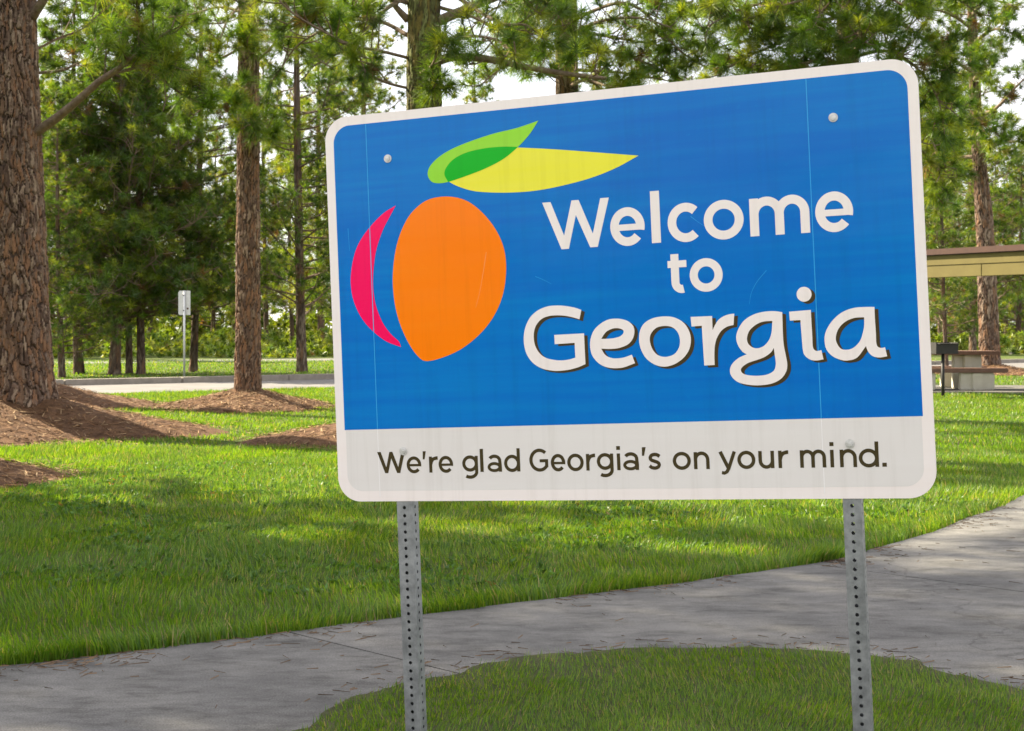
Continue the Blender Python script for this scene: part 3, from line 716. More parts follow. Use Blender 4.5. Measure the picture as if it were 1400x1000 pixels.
BARK = np.array([(0.125, 0.083, 0.060), (0.185, 0.122, 0.085), (0.215, 0.125, 0.076), (0.165, 0.122, 0.096), (0.095, 0.064, 0.050), (0.25, 0.195, 0.150), (0.14, 0.10, 0.078)])
def trunk(pts, rad, cell, depth, seed, parent, loc, step, sides, tint=(1, 1, 1), flare=0.35):
    """tapered trunk with raised bark plates; pts follow the stem, world coordinates"""
    pts = np.asarray(pts, float); rad = np.asarray(rad, float)
    zs = pts[:, 2]
    z = []; c = zs[0]
    while c < zs[-1]:
        z.append(c); c += step if c < 7.5 else step*6
    z = np.array(z + [zs[-1]])
    cx = np.interp(z, zs, pts[:, 0]); cy = np.interp(z, zs, pts[:, 1]); r = np.interp(z, zs, rad)
    r = r * (1 + flare*np.exp(-(z-zs[0])/0.35))
    th = np.linspace(0, 2*np.pi, sides, endpoint=False)
    T, ZZ = np.meshgrid(th, z)
    RR = np.repeat(r[:, None], sides, 1)
    wrap = max(6, round(2*np.pi*rad[0]/cell))
    a = T/(2*np.pi)*wrap + 0.25*np.sin(ZZ*5.1 + seed) + 0.22*np.sin(ZZ*13.7 + 3*T)
    b = ZZ/(cell*4.4) + 0.3*np.sin(3*T + seed)
    wz = noise2(T*rad[0]*30 + seed, ZZ*14, 3, 3); wa = noise2(T*rad[0]*24 - seed, ZZ*7, 6, 4)
    a = a + 0.34*wa; b = b + 0.22*wz
    d1, d2, idv = worley(a, b, wrap, seed)
    gap = np.clip((d2 - d1)/0.16, 0, 1)
    e1, e2, id2 = worley(a*2.0, b*2.3, round(wrap*2.0), seed + 5)
    RR = RR + depth*(gap*(0.45 + 0.7*idv) + 0.45*np.clip((e2-e1)/0.12, 0, 1)*(0.4 + 0.6*id2)*gap + 0.25*wz - 0.8) \
        + 0.012*np.sin(5*T + 2*np.sin(ZZ*1.3))*np.exp(-(ZZ-zs[0])/0.8)*3*rad[0]
    x = cx[:, None] + RR*np.cos(T) - loc[0]; y = cy[:, None] + RR*np.sin(T) - loc[1]
    V = np.stack([x, y, ZZ - loc[2]], -1).reshape(-1, 3)
    nz = len(z); i = np.arange(nz-1)[:, None]; j = np.arange(sides)[None, :]; k = (j+1) % sides
    F = np.stack([i*sides+j, i*sides+k, (i+1)*sides+k, (i+1)*sides+j], -1).reshape(-1, 4)
    pick = ((idv*0.6 + id2*0.4)*6.999).astype(int); col = BARK[pick]
    col = col * (0.80 + 0.4*id2[..., None]) * np.array(tint)
    col = np.where(gap[..., None] < 0.3, np.array((0.060, 0.042, 0.032)), col)     # the furrows between the plates get a darker colour
    mb = MB(); mb.add(V, F, col.reshape(-1, 3))
    return mb.build('trunk', MT['bark'], parent, smooth=False)

GREENS = np.array([(0.060, 0.135, 0.012), (0.085, 0.175, 0.012), (0.125, 0.205, 0.018), (0.045, 0.105, 0.014), (0.170, 0.230, 0.024), (0.075, 0.150, 0.016)])
GREENS = GREENS*np.array([1.42, 1.28, 1.05])
def tufts(mb, cen, axis, n, length, width, spread=(15, 95), droop=0.12, palette=GREENS, bright=1.0, r=rng):
    """bundles of needles fanning out round an axis: one thin triangle per needle"""
    cen = np.asarray(cen, float); axis = unit(np.asarray(axis, float)); k = len(cen)
    if k == 0: return
    ref = np.where(np.abs(axis[:, 2:3]) < 0.8, np.array([[0, 0, 1.0]]), np.array([[1.0, 0, 0]]))
    s = unit(np.cross(axis, ref)); t = np.cross(s, axis)
    length = np.broadcast_to(np.asarray(length, float), (k,))
    ph = np.radians(r.uniform(spread[0], spread[1], (k, n))); az = r.uniform(0, 2*np.pi, (k, n))
    d = axis[:, None]*np.cos(ph)[..., None] + (s[:, None]*np.cos(az)[..., None] + t[:, None]*np.sin(az)[..., None])*np.sin(ph)[..., None]
    L = length[:, None]*r.uniform(0.65, 1.1, (k, n))
    root = cen[:, None] - axis[:, None]*(length[:, None]*0.45*r.uniform(0, 1, (k, n)))[..., None]
    tip = root + d*L[..., None]; tip[..., 2] -= droop*L
    side = unit(np.cross(d, r.normal(size=(k, n, 3))))*(width/2)
    V = np.stack([root - side, root + side, tip], 2).reshape(-1, 3)
    F = np.arange(k*n*3).reshape(-1, 3)
    col = palette[r.integers(0, len(palette), k)]*r.uniform(0.6, 1.3, (k, 1))*bright
    dead = r.uniform(size=k) < 0.018; col[dead] = np.array((0.20, 0.115, 0.045))*r.uniform(0.7, 1.2, (dead.sum(), 1))
    col = np.repeat(col, n*3, 0)*np.repeat(r.uniform(0.8, 1.2, (k*n, 1)), 3, 0)
    mb.add(V, F, col)

def bend(p0, d, L, up, n=5, wob=0.06, r=rng):
    """a branch curving upwards from p0"""
    pts = [np.array(p0, float)]; d = np.array(d, float)
    for i in range(n):
        d = unit(d + np.array([0, 0, up/n]) + r.normal(size=3)*wob)
        pts.append(pts[-1] + d*L/n)
    return np.array(pts)

class Pine:
    def __init__(self, name, label, foot, group=None, seed=1):
        self.root = empty(name, foot); self.foot = np.array(foot, float)
        tag(self.root, label, 'tree', group)
        self.r = np.random.default_rng(seed)
        self.tw = MB(); self.near = ([], []); self.far = ([], [])
    def limb(self, pts, r0, r1=0.012, twigs=14, tl=(0.35, 0.8), t0=0.3, fine=True, own=True, fork=True, up=0.3):
        """a limb, with twigs that end in tufts"""
        r = self.r; pts = smooth_open(np.asarray(pts, float), 5) if len(pts) > 2 else np.asarray(pts, float)
        n = len(pts); rad = np.linspace(r0, r1, n)
        mb = MB() if own else self.tw
        mb.tube(pts - self.foot, rad, 7 if own else 4)
        if own: mb.build('limb', MT['bark_limb'], self.root, smooth=True)
        seg = np.gradient(pts, axis=0)
        if fine: twigs = int(twigs*1.3)
        dst = self.near if fine else self.far
        for k in range(twigs):
            t = t0 + (1-t0)*(k + r.uniform(0, 1))/twigs
            q = t*(n-1); i = min(int(q), n-2); p = pts[i] + (pts[i+1]-pts[i])*(q-i)
            d = unit(unit(seg[i])*0.7 + r.normal(size=3)*0.75 + np.array([0, 0, up]))
            L = r.uniform(*tl)*(1.15 - 0.5*t)
            b = bend(p, d, L, 0.5, 4, 0.15, r)
            self.tw.tube(b - self.foot, np.linspace(0.011, 0.005, len(b)), 4, cap=False)
            dst[0].append(b[-1]); dst[1].append(b[-1]-b[-2])
            if fork and r.uniform() < 0.7:
                b2 = bend(b[2], unit(b[3]-b[2] + r.normal(size=3)*0.7), L*0.5, 0.4, 3, 0.15, r)
                self.tw.tube(b2 - self.foot, np.linspace(0.008, 0.004, len(b2)), 4, cap=False)
                dst[0].append(b2[-1]); dst[1].append(b2[-1]-b2[-2])
        dst[0].append(pts[-1]); dst[1].append(pts[-1]-pts[-2])
    def crown(self, z0, z1, stem, count, lmax, fine=True, own=False, twigs=9, rad=0.035, up=0.7, azr=(0, 360), shape=0.8):
        """whorls of limbs between two heights"""
        r = self.r; sz = stem[:, 2]
        for k in range(count):
            f = (k + r.uniform(0, 1))/count; z = z0 + (z1-z0)*f
            p = np.array([np.interp(z, sz, stem[:, 0]), np.interp(z, sz, stem[:, 1]), z])
            az = RAD(r.uniform(*azr)); L = lmax*(1 - shape*f**1.2)*r.uniform(0.65, 1.1)
            d = np.array([math.cos(az), math.sin(az), r.uniform(-0.15, 0.3)])
            self.limb(bend(p, d, L, up, 5, 0.10, r), rad*(1-0.5*f)*min(1, L/2 + 0.4), 0.010, max(3, int(twigs*L/lmax)), (0.3*L/2 + 0.15, 0.5*L/2 + 0.25), 0.28, fine, own)
    def finish(self, near=(64, 0.27, 0.0065), far=(18, 0.32, 0.018), pal=GREENS, bright=1.0):
        cr = MB(); r = self.r
        for (cen, ax), (n, L, w) in ((self.near, near), (self.far, far)):
            if cen:
                k = len(cen)
                tufts(cr, np.array(cen)-self.foot, np.array(ax), n, L*r.uniform(0.5, 1.2, k), w, (12, 100), 0.10, pal, bright, r)
        if self.tw.n: tag(self.tw.build('twigs', MT['twig'], self.root), kind='stuff')
        self.crown_obj = tag(cr.build('crown', MT['needle'], self.root), kind='stuff')
        return self

MT['bark_limb'] = mat_plain('limb_bark', (0.12, 0.085, 0.062), (0.30, 0.225, 0.165), 14, 0.95, 0.9, 0.02, 0.2, stretch=(1, 1, 1), fine=45)

# mounds: x, y, half-widths, height
straw_pts = []
for args in ((-6.75, 19.4, 2.55, 2.3, 0.62, 1.0, 7000), (-8.35, 26.2, 2.0, 1.9, 0.42, 2.3, 3000), (-6.1, 13.5, 1.95, 1.55, 0.52, 3.1, 6000),
             (-1.12, 18.2, 1.95, 1.75, 0.42, 4.4, 4500), (-4.60, 25.4, 1.45, 1.5, 0.37, 5.2, 4500), (14.4, 44.0, 1.7, 1.6, 0.32, 6.1, 2500)):
    straw_pts.append(make_mound(*args))
sm = MB()
for sx, sy, M in straw_pts:
    n = len(sx); z, _ = mound_h(sx, sy, M)
    a = rng.uniform(0, np.pi*2, n); L = rng.uniform(0.06, 0.16, n); w = 0.0035 + 0.00018*M[1]
    d = np.stack([np.cos(a), np.sin(a)], 1)*L[:, None]/2
    z1, _ = mound_h(sx - d[:, 0], sy - d[:, 1], M); z2, _ = mound_h(sx + d[:, 0], sy + d[:, 1], M)
    lift = rng.uniform(0.004, 0.03, n)
    p1 = np.stack([sx - d[:, 0], sy - d[:, 1], np.maximum(z1, 0) + lift], 1); p2 = np.stack([sx + d[:, 0], sy + d[:, 1], np.maximum(z2, 0) + lift*rng.uniform(0.2, 2.2, n)], 1)
    sd = np.stack([-np.sin(a), np.cos(a), rng.uniform(-0.6, 0.6, n)], 1)*w
    V = np.stack([p1 - sd, p1 + sd, p2], 1).reshape(-1, 3)
    pal = np.array([(0.20, 0.108, 0.045), (0.30, 0.175, 0.080), (0.115, 0.060, 0.028), (0.40, 0.27, 0.145), (0.25, 0.125, 0.048), (0.155, 0.082, 0.036)])
    col = np.repeat(0.85*pal[rng.integers(0, 6, n)]*rng.uniform(0.6, 1.2, (n, 1)), 3, 0)
    sm.add(V, np.arange(n*3).reshape(-1, 3), col)
tag(sm.build('pine_straw', MT['straw']), 'loose brown pine needles heaped round the trunks', 'pine straw', kind='stuff')

def stem_line(foot, top, n=10, bow=0.0):
    t = np.linspace(0, 1, n)[:, None]; p = np.array(foot)[None]*(1-t) + np.array(top)[None]*t
    p[:, 0] += bow*np.sin(np.pi*t[:, 0]); return p

# the big trunk at the left edge
f1 = np.array([-6.55, 19.4, 0.42])
T1 = Pine('pine_tree', 'massive pine trunk rising from a straw mound at the left edge', f1, seed=11)
st = stem_line(f1 - [0, 0, 0.3], (-7.05, 19.5, 17.0), 17)
trunk(st, np.interp(st[:, 2], [0, 5.5, 17], [0.455, 0.365, 0.08]), 0.066, 0.032, 1.7, T1.root, f1, 0.018, 230, (1.05, 0.98, 0.92))
P = lambda a, d: [spot(x, y, d + dd) for x, y, dd in a]
T1.limb(P([(48, 182, 0), (75, 163, -.2), (100, 143, -.4), (135, 112, -.6), (165, 92, -.8), (195, 68, -1.0), (235, 40, -1.2)], 19.4), 0.068, 0.018, 14, (0.35, 0.85), 0.5)
T1.limb(P([(150, 102, -.7), (190, 92, -.9), (218, 84, -1.1), (250, 96, -1.3)], 19.4), 0.022, 0.012, 7, (0.25, 0.5), 0.45)
T1.limb(P([(175, 85, -.8), (215, 105, -1.1), (250, 130, -1.4), (290, 148, -1.7)], 19.4), 0.020, 0.010, 10, (0.25, 0.55), 0.35)
T1.limb(P([(44, 22, 0), (56, 5, -.1), (80, -30, -.3), (130, -70, -.6), (180, -90, -.8)], 19.4), 0.075, 0.02, 10)
T1.limb(P([(52, 100, .2), (85, 96, .4), (120, 80, .5), (155, 62, .6), (190, 62, .8)], 19.4), 0.022, 0.008, 8, (0.25, 0.5), 0.3)
T1.limb(P([(20, -60, .2), (110, -40, .8), (200, -15, 1.2), (290, -5, 1.4)], 19.4), 0.045, 0.012, 16, (0.4, 0.9))
T1.limb(P([(20, -90, .2), (140, -60, -.6), (250, -35, -1.2), (330, 5, -1.6)], 19.4), 0.045, 0.012, 16, (0.4, 0.9))
T1.crown(6.8, 17.0, st, 22, 4.0, fine=False, twigs=10)
T1.finish(near=(85, 0.30, 0.0075))

# the trunk half hidden behind it
f = np.array([-8.62, 26.2, 0.36])
t = Pine('pine_tree', 'pine trunk mostly hidden behind the massive trunk at left', f, seed=12)
st = stem_line(f - [0, 0, 0.3], (-9.5, 26.3, 16.0), 10)
trunk(st, np.interp(st[:, 2], [0, 5.5, 16], [0.27, 0.19, 0.06]), 0.11, 0.026, 3.3, t.root, f, 0.035, 90)
t.crown(6.2, 16, st, 16, 3.6, fine=False, twigs=10)
t.finish()

# the slimmer pine on its own mound
f2 = np.array([-4.59, 25.4, 0.30])
T2 = Pine('pine_tree', 'straight slim pine on a small straw mound before the road', f2, seed=13)
st = stem_line(f2 - [0, 0, 0.3], (-4.55, 25.4, 17.0), 14)
trunk(st, np.interp(st[:, 2], [0, 2, 7, 17], [0.222, 0.205, 0.165, 0.05]), 0.068, 0.025, 5.9, T2.root, f2, 0.026, 110, (1.05, 0.95, 0.85), 0.2)
T2.limb(P([(338, 60, 0), (318, 72, -.5), (290, 88, -1.0), (255, 112, -1.5), (240, 130, -1.8)], 25.4), 0.028, 0.01, 13, (0.3, 0.7))
T2.limb(P([(340, 120, -.1), (332, 125, -.5), (325, 138, -.9), (318, 150, -1.2)], 25.4), 0.018, 0.008, 12, (0.2, 0.45), 0.3)
T2.limb(P([(345, 90, 0), (375, 60, -.3), (405, 20, -.6), (430, -20, -.9)], 25.4), 0.032, 0.010, 12, (0.3, 0.8))
T2.limb(P([(345, 40, 0), (380, 45, -.6), (420, 70, -1.2), (455, 95, -1.6)], 25.4), 0.028, 0.010, 12, (0.3, 0.7))
T2.limb(P([(340, 20, 0), (300, 10, .3), (260, 20, .8), (215, 25, 1.2)], 25.4), 0.028, 0.010, 14, (0.3, 0.7))
T2.limb(P([(340, 100, -.1), (345, 85, -.7), (338, 60, -1.1), (345, 40, -1.4)], 25.4), 0.018, 0.008, 12, (0.25, 0.5), 0.2)
T2.limb(P([(336, 150, -.1), (330, 158, -.5), (338, 168, -.9), (348, 176, -1.1)], 25.4), 0.014, 0.008, 9, (0.2, 0.4), 0.3)
T2.limb(P([(345, 165, -.1), (362, 172, -.5), (375, 185, -.9)], 25.4), 0.014, 0.008, 9, (0.2, 0.4), 0.3)
T2.limb(P([(335, 130, .1), (305, 135, -.2), (275, 150, -.6), (255, 168, -.8)], 25.4), 0.018, 0.008, 10, (0.25, 0.5), 0.3)
T2.limb(P([(342, -10, 0), (310, 30, -.8), (300, 60, -1.4)], 25.4), 0.022, 0.010, 10, (0.3, 0.6))
T2.crown(6.9, 17, st, 18, 3.2, fine=False, twigs=10)
T2.finish(near=(75, 0.30, 0.009))

# the pine behind the sign's left part
f3 = np.array([-1.10, 18.2, 0.36])
T3 = Pine('pine_tree', 'pine with greenish trunk rising behind the upper left of the sign', f3, seed=14)
st = stem_line(f3 - [0, 0, 0.3], (-1.08, 18.2, 16.5), 14)
trunk(st, np.interp(st[:, 2], [0, 4.5, 16.5], [0.27, 0.212, 0.05]), 0.085, 0.016, 7.1, T3.root, f3, 0.03, 110, (0.66, 0.90, 0.42), 0.2)  # green tint: algae, plus green light through needles put into the bark colour
T3.limb(P([(598, 84, 0), (622, 78, -.2), (660, 80, -.4), (700, 88, -.6), (760, 99, -.8), (830, 108, -1.0)], 18.2), 0.062, 0.024, 10, (0.3, 0.7), 0.25)
T3.limb(P([(598, 30, 0), (640, 12, -.2), (690, -6, -.4), (760, -25, -.5)], 18.2), 0.070, 0.022, 10, (0.3, 0.7), 0.3)
T3.limb(P([(558, 28, 0), (540, 8, -.1), (522, -20, -.2)], 18.2), 0.05, 0.02, 6)
T3.limb(P([(560, 80, 0), (520, 70, -.6), (480, 62, -1.1), (440, 42, -1.5), (400, 18, -1.8), (372, -10, -2.0)], 18.2), 0.022, 0.009, 13, (0.25, 0.55), 0.2)
T3.limb(P([(562, 122, 0), (525, 112, -.3), (490, 92, -.7), (455, 52, -1.1), (420, 20, -1.3)], 18.2), 0.020, 0.008, 12, (0.25, 0.5), 0.15)
T3.limb(P([(575, 100, -.2), (590, 90, -.7), (600, 68, -1.1), (606, 50, -1.3)], 18.2), 0.018, 0.009, 9, (0.2, 0.4), 0.35)
T3.limb(P([(590, 110, -.2), (596, 118, -.6), (590, 125, -.9)], 18.2), 0.014, 0.008, 7, (0.15, 0.35), 0.3)
T3.limb(P([(560, -10, 0), (520, 20, -.5), (490, 60, -.9), (500, 100, -1.2)], 18.2), 0.030, 0.010, 14, (0.25, 0.55), 0.3)
T3.limb(P([(600, -20, 0), (680, 30, -.9), (720, 35, -1.1), (750, 60, -1.3)], 18.2), 0.028, 0.008, 6, (0.25, 0.6), 0.4)
T3.limb(P([(600, 60, 0), (640, 50, -.8), (680, 55, -1.4), (705, 75, -1.8)], 18.2), 0.024, 0.008, 9, (0.25, 0.5), 0.3)
T3.limb(P([(600, 10, 0), (650, 25, .6), (690, 50, 1.0), (720, 100, 1.2)], 18.2), 0.026, 0.008, 11, (0.25, 0.55), 0.25)
T3.limb(P([(560, 50, 0), (520, 30, .5), (470, 30, 1.0), (410, 60, 1.5), (380, 100, 1.8)], 18.2), 0.030, 0.008, 18, (0.3, 0.6), 0.2)
T3.limb(P([(560, 5, 0), (500, -10, -.6), (440, 0, -1.0), (385, 40, -1.4)], 18.2), 0.030, 0.008, 16, (0.3, 0.6), 0.2)
T3.limb(P([(600, 0, 0), (640, -20, -.6), (690, -10, -1.2), (740, 20, -1.6)], 18.2), 0.030, 0.008, 14, (0.3, 0.6), 0.25)
T3.crown(6.0, 16.5, st, 24, 3.6, fine=False, twigs=10)
T3.finish(near=(85, 0.28, 0.007))

# the pine above the middle of the sign
f4 = np.array([0.95, 24.5, 0.0])
T4 = Pine('pine_tree', 'pine whose trunk shows just above the middle of the sign', f4, seed=15)
st = stem_line(f4 - [0, 0, 0.3], (0.85, 24.5, 16.5), 14)
trunk(st, np.interp(st[:, 2], [0, 4.5, 16.5], [0.26, 0.20, 0.05]), 0.10, 0.020, 2.2, T4.root, f4, 0.04, 80, (0.85, 0.86, 0.7))
for a in ([(775, 110, 0), (735, 95, -.6), (705, 60, -1.2)], [(775, 80, 0), (830, 70, -.5), (880, 85, -1.0), (925, 105, -1.4)], [(775, 50, 0), (820, 30, -.8), (875, 25, -1.4), (935, 45, -2)],
          [(775, 20, 0), (740, 15, -.8), (715, 30, -1.4)], [(775, -10, 0), (840, -15, -.6), (910, -5, -1.2), (970, 15, -1.6)], [(775, 120, 0), (800, 110, -.8), (830, 118, -1.4), (860, 125, -1.8)],
          [(775, 60, 0), (790, 55, -1.2), (800, 75, -2.0)], [(775, 0, 0), (755, 10, -1.2), (750, 40, -2.0)], [(775, 95, .2), (850, 100, .8), (920, 112, 1.3)], [(775, 40, .2), (860, 55, 1.0), (950, 70, 1.6)],
          [(775, -20, .2), (880, 0, 1.0), (980, 20, 1.5)], [(775, 30, 0), (860, 5, -1.0), (930, 70, -1.5), (970, 95, -1.7)]):
    T4.limb(P(a, 24.5), 0.035, 0.010, 18, (0.3, 0.75), 0.25)
T4.limb(P([(775, 70, 0), (730, 65, .6), (690, 90, 1.0), (655, 118, 1.2)], 24.5), 0.028, 0.010, 12, (0.3, 0.6), 0.3)
T4.limb(P([(775, 10, 0), (720, 0, .6), (670, 15, 1.0), (640, 45, 1.2)], 24.5), 0.028, 0.010, 13, (0.3, 0.7), 0.3)
T4.crown(6.8, 16.5, st, 30, 3.8, fine=False, twigs=10)
T4.finish(near=(75, 0.30, 0.0095))

# the pine whose boughs hang over the sign's right end
f6 = np.array([5.15, 22.5, 0.0])
T6 = Pine('pine_tree', 'bushy pine whose boughs hang over the upper right of the sign', f6, seed=16)
st = stem_line(f6 - [0, 0, 0.3], (5.2, 22.6, 15.0), 14)
trunk(st, np.interp(st[:, 2], [0, 4.5, 15], [0.24, 0.18, 0.05]), 0.10, 0.020, 4.2, T6.root, f6, 0.05, 60)
for a in ([(1160, 60, 0), (1100, 50, -.6), (1040, 70, -1.1), (990, 95, -1.5)], [(1160, 30, 0), (1090, 5, -.6), (1020, 10, -1.2), (960, 40, -1.6)], [(1160, 0, 0), (1080, -20, .5), (1000, -10, 1.0), (930, 20, 1.4)],
          [(1160, 90, 0), (1110, 85, -.5), (1060, 95, -1.0), (1020, 110, -1.3)], [(1160, 20, 0), (1130, 10, -1.2), (1110, 40, -2.0)], [(1160, 50, 0), (1170, 40, -1.2), (1180, 60, -2.0)],
          [(1160, 40, 0), (1220, 30, -.6), (1270, 60, -1.0), (1300, 100, -1.4)], [(1160, 80, 0), (1210, 70, -.4), (1250, 90, -.8), (1280, 130, -1.1), (1290, 170, -1.2)], [(1160, 0, 0), (1220, -20, -.8), (1290, -10, -1.4), (1340, 20, -1.8)],
          [(1160, 110, 0), (1225, 120, .5), (1275, 155, .8), (1300, 200, .9)], [(1160, 130, 0), (1230, 150, .2), (1275, 195, .3), (1285, 240, .3)], [(1160, 60, .2), (1080, 50, .8), (1000, 60, 1.4), (940, 85, 1.8)],
          [(1160, 160, .2), (1240, 190, .6), (1285, 240, .9), (1290, 280, 1.0)], [(1160, 20, 0), (1060, 40, -.9), (1000, 20, -1.4)], [(1160, 70, 0), (1200, 60, -1.0), (1230, 80, -1.8)], [(1160, 100, 0), (1130, 80, -1.0), (1090, 90, -1.6)],
          [(1160, -10, 0), (1140, -10, -1.4), (1060, 10, -2.0)], [(1160, -20, 0), (1200, -10, -1.4), (1260, 20, -2.0)]):
    T6.limb(P(a, 22.5), 0.032, 0.010, 22, (0.3, 0.75), 0.2)
T6.crown(6.6, 15, st, 28, 3.6, fine=False, twigs=10)
T6.finish(near=(78, 0.30, 0.009))

# the leaning pine beside the picnic shelter
f5 = np.array([14.35, 44.0, 0.27])
T5 = Pine('pine_tree', 'stout pine behind the picnic table, bare trunk leaning slightly left', f5, seed=17)
st = np.array([spot(x, y, 44.0) for x, y in ((1354, 516), (1353, 480), (1350, 400), (1348, 340), (1345, 290), (1340, 230), (1336, 180), (1333, 120), (1330, 50), (1328, 0), (1326, -120), (1326, -260))])
trunk(st, np.interp(st[:, 2], [0, 3, 5.5, 6.5, 10, 17], [0.30, 0.265, 0.24, 0.18, 0.13, 0.05]), 0.10, 0.032, 6.3, T5.root, f5, 0.05, 110, (1.0, 0.95, 0.92), 0.25)
for a in ([(1337, 238, 0), (1318, 228, -.5), (1295, 222, -1), (1272, 224, -1.4)], [(1336, 215, 0), (1310, 214, .5), (1285, 205, 1.0), (1268, 195, 1.4)], [(1342, 207, 0), (1360, 199, -.5), (1385, 194, -1), (1420, 196, -1.6)],
          [(1333, 150, 0), (1310, 140, -1), (1285, 130, -2), (1262, 128, -2.6)], [(1335, 160, 0), (1362, 148, -.6), (1390, 118, -1.2), (1410, 100, -1.6)], [(1332, 100, 0), (1308, 85, -1), (1280, 60, -2)],
          [(1332, 110, 0), (1345, 90, -1.6), (1350, 100, -2.6)], [(1330, 60, 0), (1360, 40, -1), (1395, 50, -2)], [(1330, 40, 0), (1300, 20, -1), (1260, 10, -2)], [(1330, 20, 0), (1350, 0, -1.5), (1390, 10, -2.5)],
          [(1335, 170, 0), (1325, 160, -1.8), (1315, 180, -2.8)], [(1335, 185, 0), (1355, 178, -1.2), (1370, 190, -2.0)]):
    T5.limb(P(a, 44.0), 0.07, 0.014, 18, (0.4, 1.0), 0.3)
T5.crown(10.5, 17, st, 22, 4.2, fine=False, twigs=10)
T5.finish(near=(55, 0.38, 0.018), far=(18, 0.36, 0.022))

# pines on the far side of the road: four built, the rest copies turned and scaled
def far_pine(seed, H, z0, lmax, count, r0, label, pal=None, twigs=20, name='pine_tree', group=None):
    t = Pine(name, label, (0, 0, 0), group, seed)
    st = stem_line((0, 0, -0.1), (0.25, 0.1, H), 12, 0.12)
    trunk(st, np.interp(st[:, 2], [0, H*0.5, H], [r0, r0*0.7, 0.03]), 0.13, 0.02, seed*1.3, t.root, (0, 0, 0), 0.10, 36, (0.72, 0.72, 0.70))
    t.crown(z0, H, st, count, lmax, fine=False, twigs=twigs, rad=0.04, up=0.45, shape=0.66)
    t.finish(far=(40, 0.34, 0.018), pal=GREENS*0.86 if pal is None else pal)
    return t.root
def copy_tree(root, loc, rz, s, label, group=None):
    c = root.copy(); C.objects.link(c); c.location = loc; c.rotation_euler = (0, 0, rz); c.scale = (s, s, s)
    c['label'] = label
    if group: c['group'] = group
    for ch in list(root.children):
        k = ch.copy(); C.objects.link(k); k.parent = c
    return c
def put(root, x, y, rz, s):
    root.location = (x, y, 0); root.rotation_euler = (0, 0, rz); root.scale = (s, s, s)

fa = far_pine(31, 14.0, 1.5, 3.6, 104, 0.16, 'dark bushy pine just past the kerb, in front of the wood')
fb = far_pine(32, 15.5, 1.7, 3.2, 96, 0.12, 'slender pine with open crown standing past the road')
fc = far_pine(33, 13.0, 1.2, 3.7, 104, 0.17, 'low-branched pine past the kerb')
fd = far_pine(34, 16.0, 1.8, 3.7, 92, 0.16, 'tall open-crowned pine past the road')
SUNNY = GREENS*np.array([1.35, 1.12, 1.0])  # needle palette with the sunlight on the far wood put into the colour
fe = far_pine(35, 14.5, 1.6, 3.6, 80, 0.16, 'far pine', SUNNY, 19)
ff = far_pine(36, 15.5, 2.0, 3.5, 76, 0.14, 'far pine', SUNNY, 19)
X_ = lambda px, d: (px - 700)/2000*d
put(fa, X_(156, 43), 43.0, 0.3, 1.0); fa['label'] = 'thickest dark trunk past the kerb, left of the road sign'
put(fb, X_(193, 43.5), 43.5, 1.9, 0.95); fb['label'] = 'slim dark pine past the kerb with a pale broken twig'
put(fd, X_(413, 46), 46.0, 2.2, 0.95); fd['label'] = 'dark pine past the kerb between the slim pine and the sign'
put(fc, X_(108, 44), 44.0, 4.0, 0.85); fc['label'] = 'short leafy-based pine past the kerb beside the massive trunk'
copy_tree(fb, (X_(177, 44), 44.0, 0), 4.4, 0.80, 'thin middle trunk of the three close pines past the kerb')
copy_tree(fb, (X_(264, 46), 46.0, 0), 0.4, 0.95, 'dark pine standing directly behind the small grey road sign')
copy_tree(fc, (X_(85, 41), 41.0, 0), 2.6, 0.55, 'thin young pine past the kerb touching the massive trunk')
copy_tree(fd, (X_(1330, 62), 62.0, 0), 1.2, 0.95, 'pine seen under the shelter roof, left of the stout trunk')
copy_tree(fb, (X_(1294, 50), 50.0, 0), 2.9, 0.62, 'thin sapling pine seen above the shelter roof beside the sign')
copy_tree(fc, (X_(1391, 80), 80.0, 0), 5.1, 0.85, 'rounded pine at the right edge beyond the far drive')
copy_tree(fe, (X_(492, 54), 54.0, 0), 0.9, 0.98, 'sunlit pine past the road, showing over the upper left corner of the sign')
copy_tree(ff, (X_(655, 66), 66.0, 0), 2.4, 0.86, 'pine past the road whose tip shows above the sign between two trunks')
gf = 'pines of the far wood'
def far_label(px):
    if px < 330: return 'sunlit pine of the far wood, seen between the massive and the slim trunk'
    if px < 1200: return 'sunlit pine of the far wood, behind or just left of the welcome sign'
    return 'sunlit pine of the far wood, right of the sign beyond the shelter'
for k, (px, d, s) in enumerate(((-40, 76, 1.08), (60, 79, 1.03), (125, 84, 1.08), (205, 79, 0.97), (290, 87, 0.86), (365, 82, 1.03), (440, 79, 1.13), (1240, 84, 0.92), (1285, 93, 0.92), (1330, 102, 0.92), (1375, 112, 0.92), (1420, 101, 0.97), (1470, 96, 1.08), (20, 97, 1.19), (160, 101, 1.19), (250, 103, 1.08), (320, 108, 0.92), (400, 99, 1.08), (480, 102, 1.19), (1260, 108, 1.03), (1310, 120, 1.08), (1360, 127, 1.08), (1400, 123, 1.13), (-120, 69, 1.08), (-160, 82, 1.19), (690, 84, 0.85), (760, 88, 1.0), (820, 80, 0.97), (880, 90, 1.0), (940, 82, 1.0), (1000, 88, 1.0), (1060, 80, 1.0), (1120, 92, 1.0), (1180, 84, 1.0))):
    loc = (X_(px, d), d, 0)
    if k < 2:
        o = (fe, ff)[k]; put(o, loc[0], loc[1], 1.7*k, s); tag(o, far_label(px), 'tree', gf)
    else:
        copy_tree((fe, ff)[k % 2], loc, 1.7*k, s, far_label(px), gf)
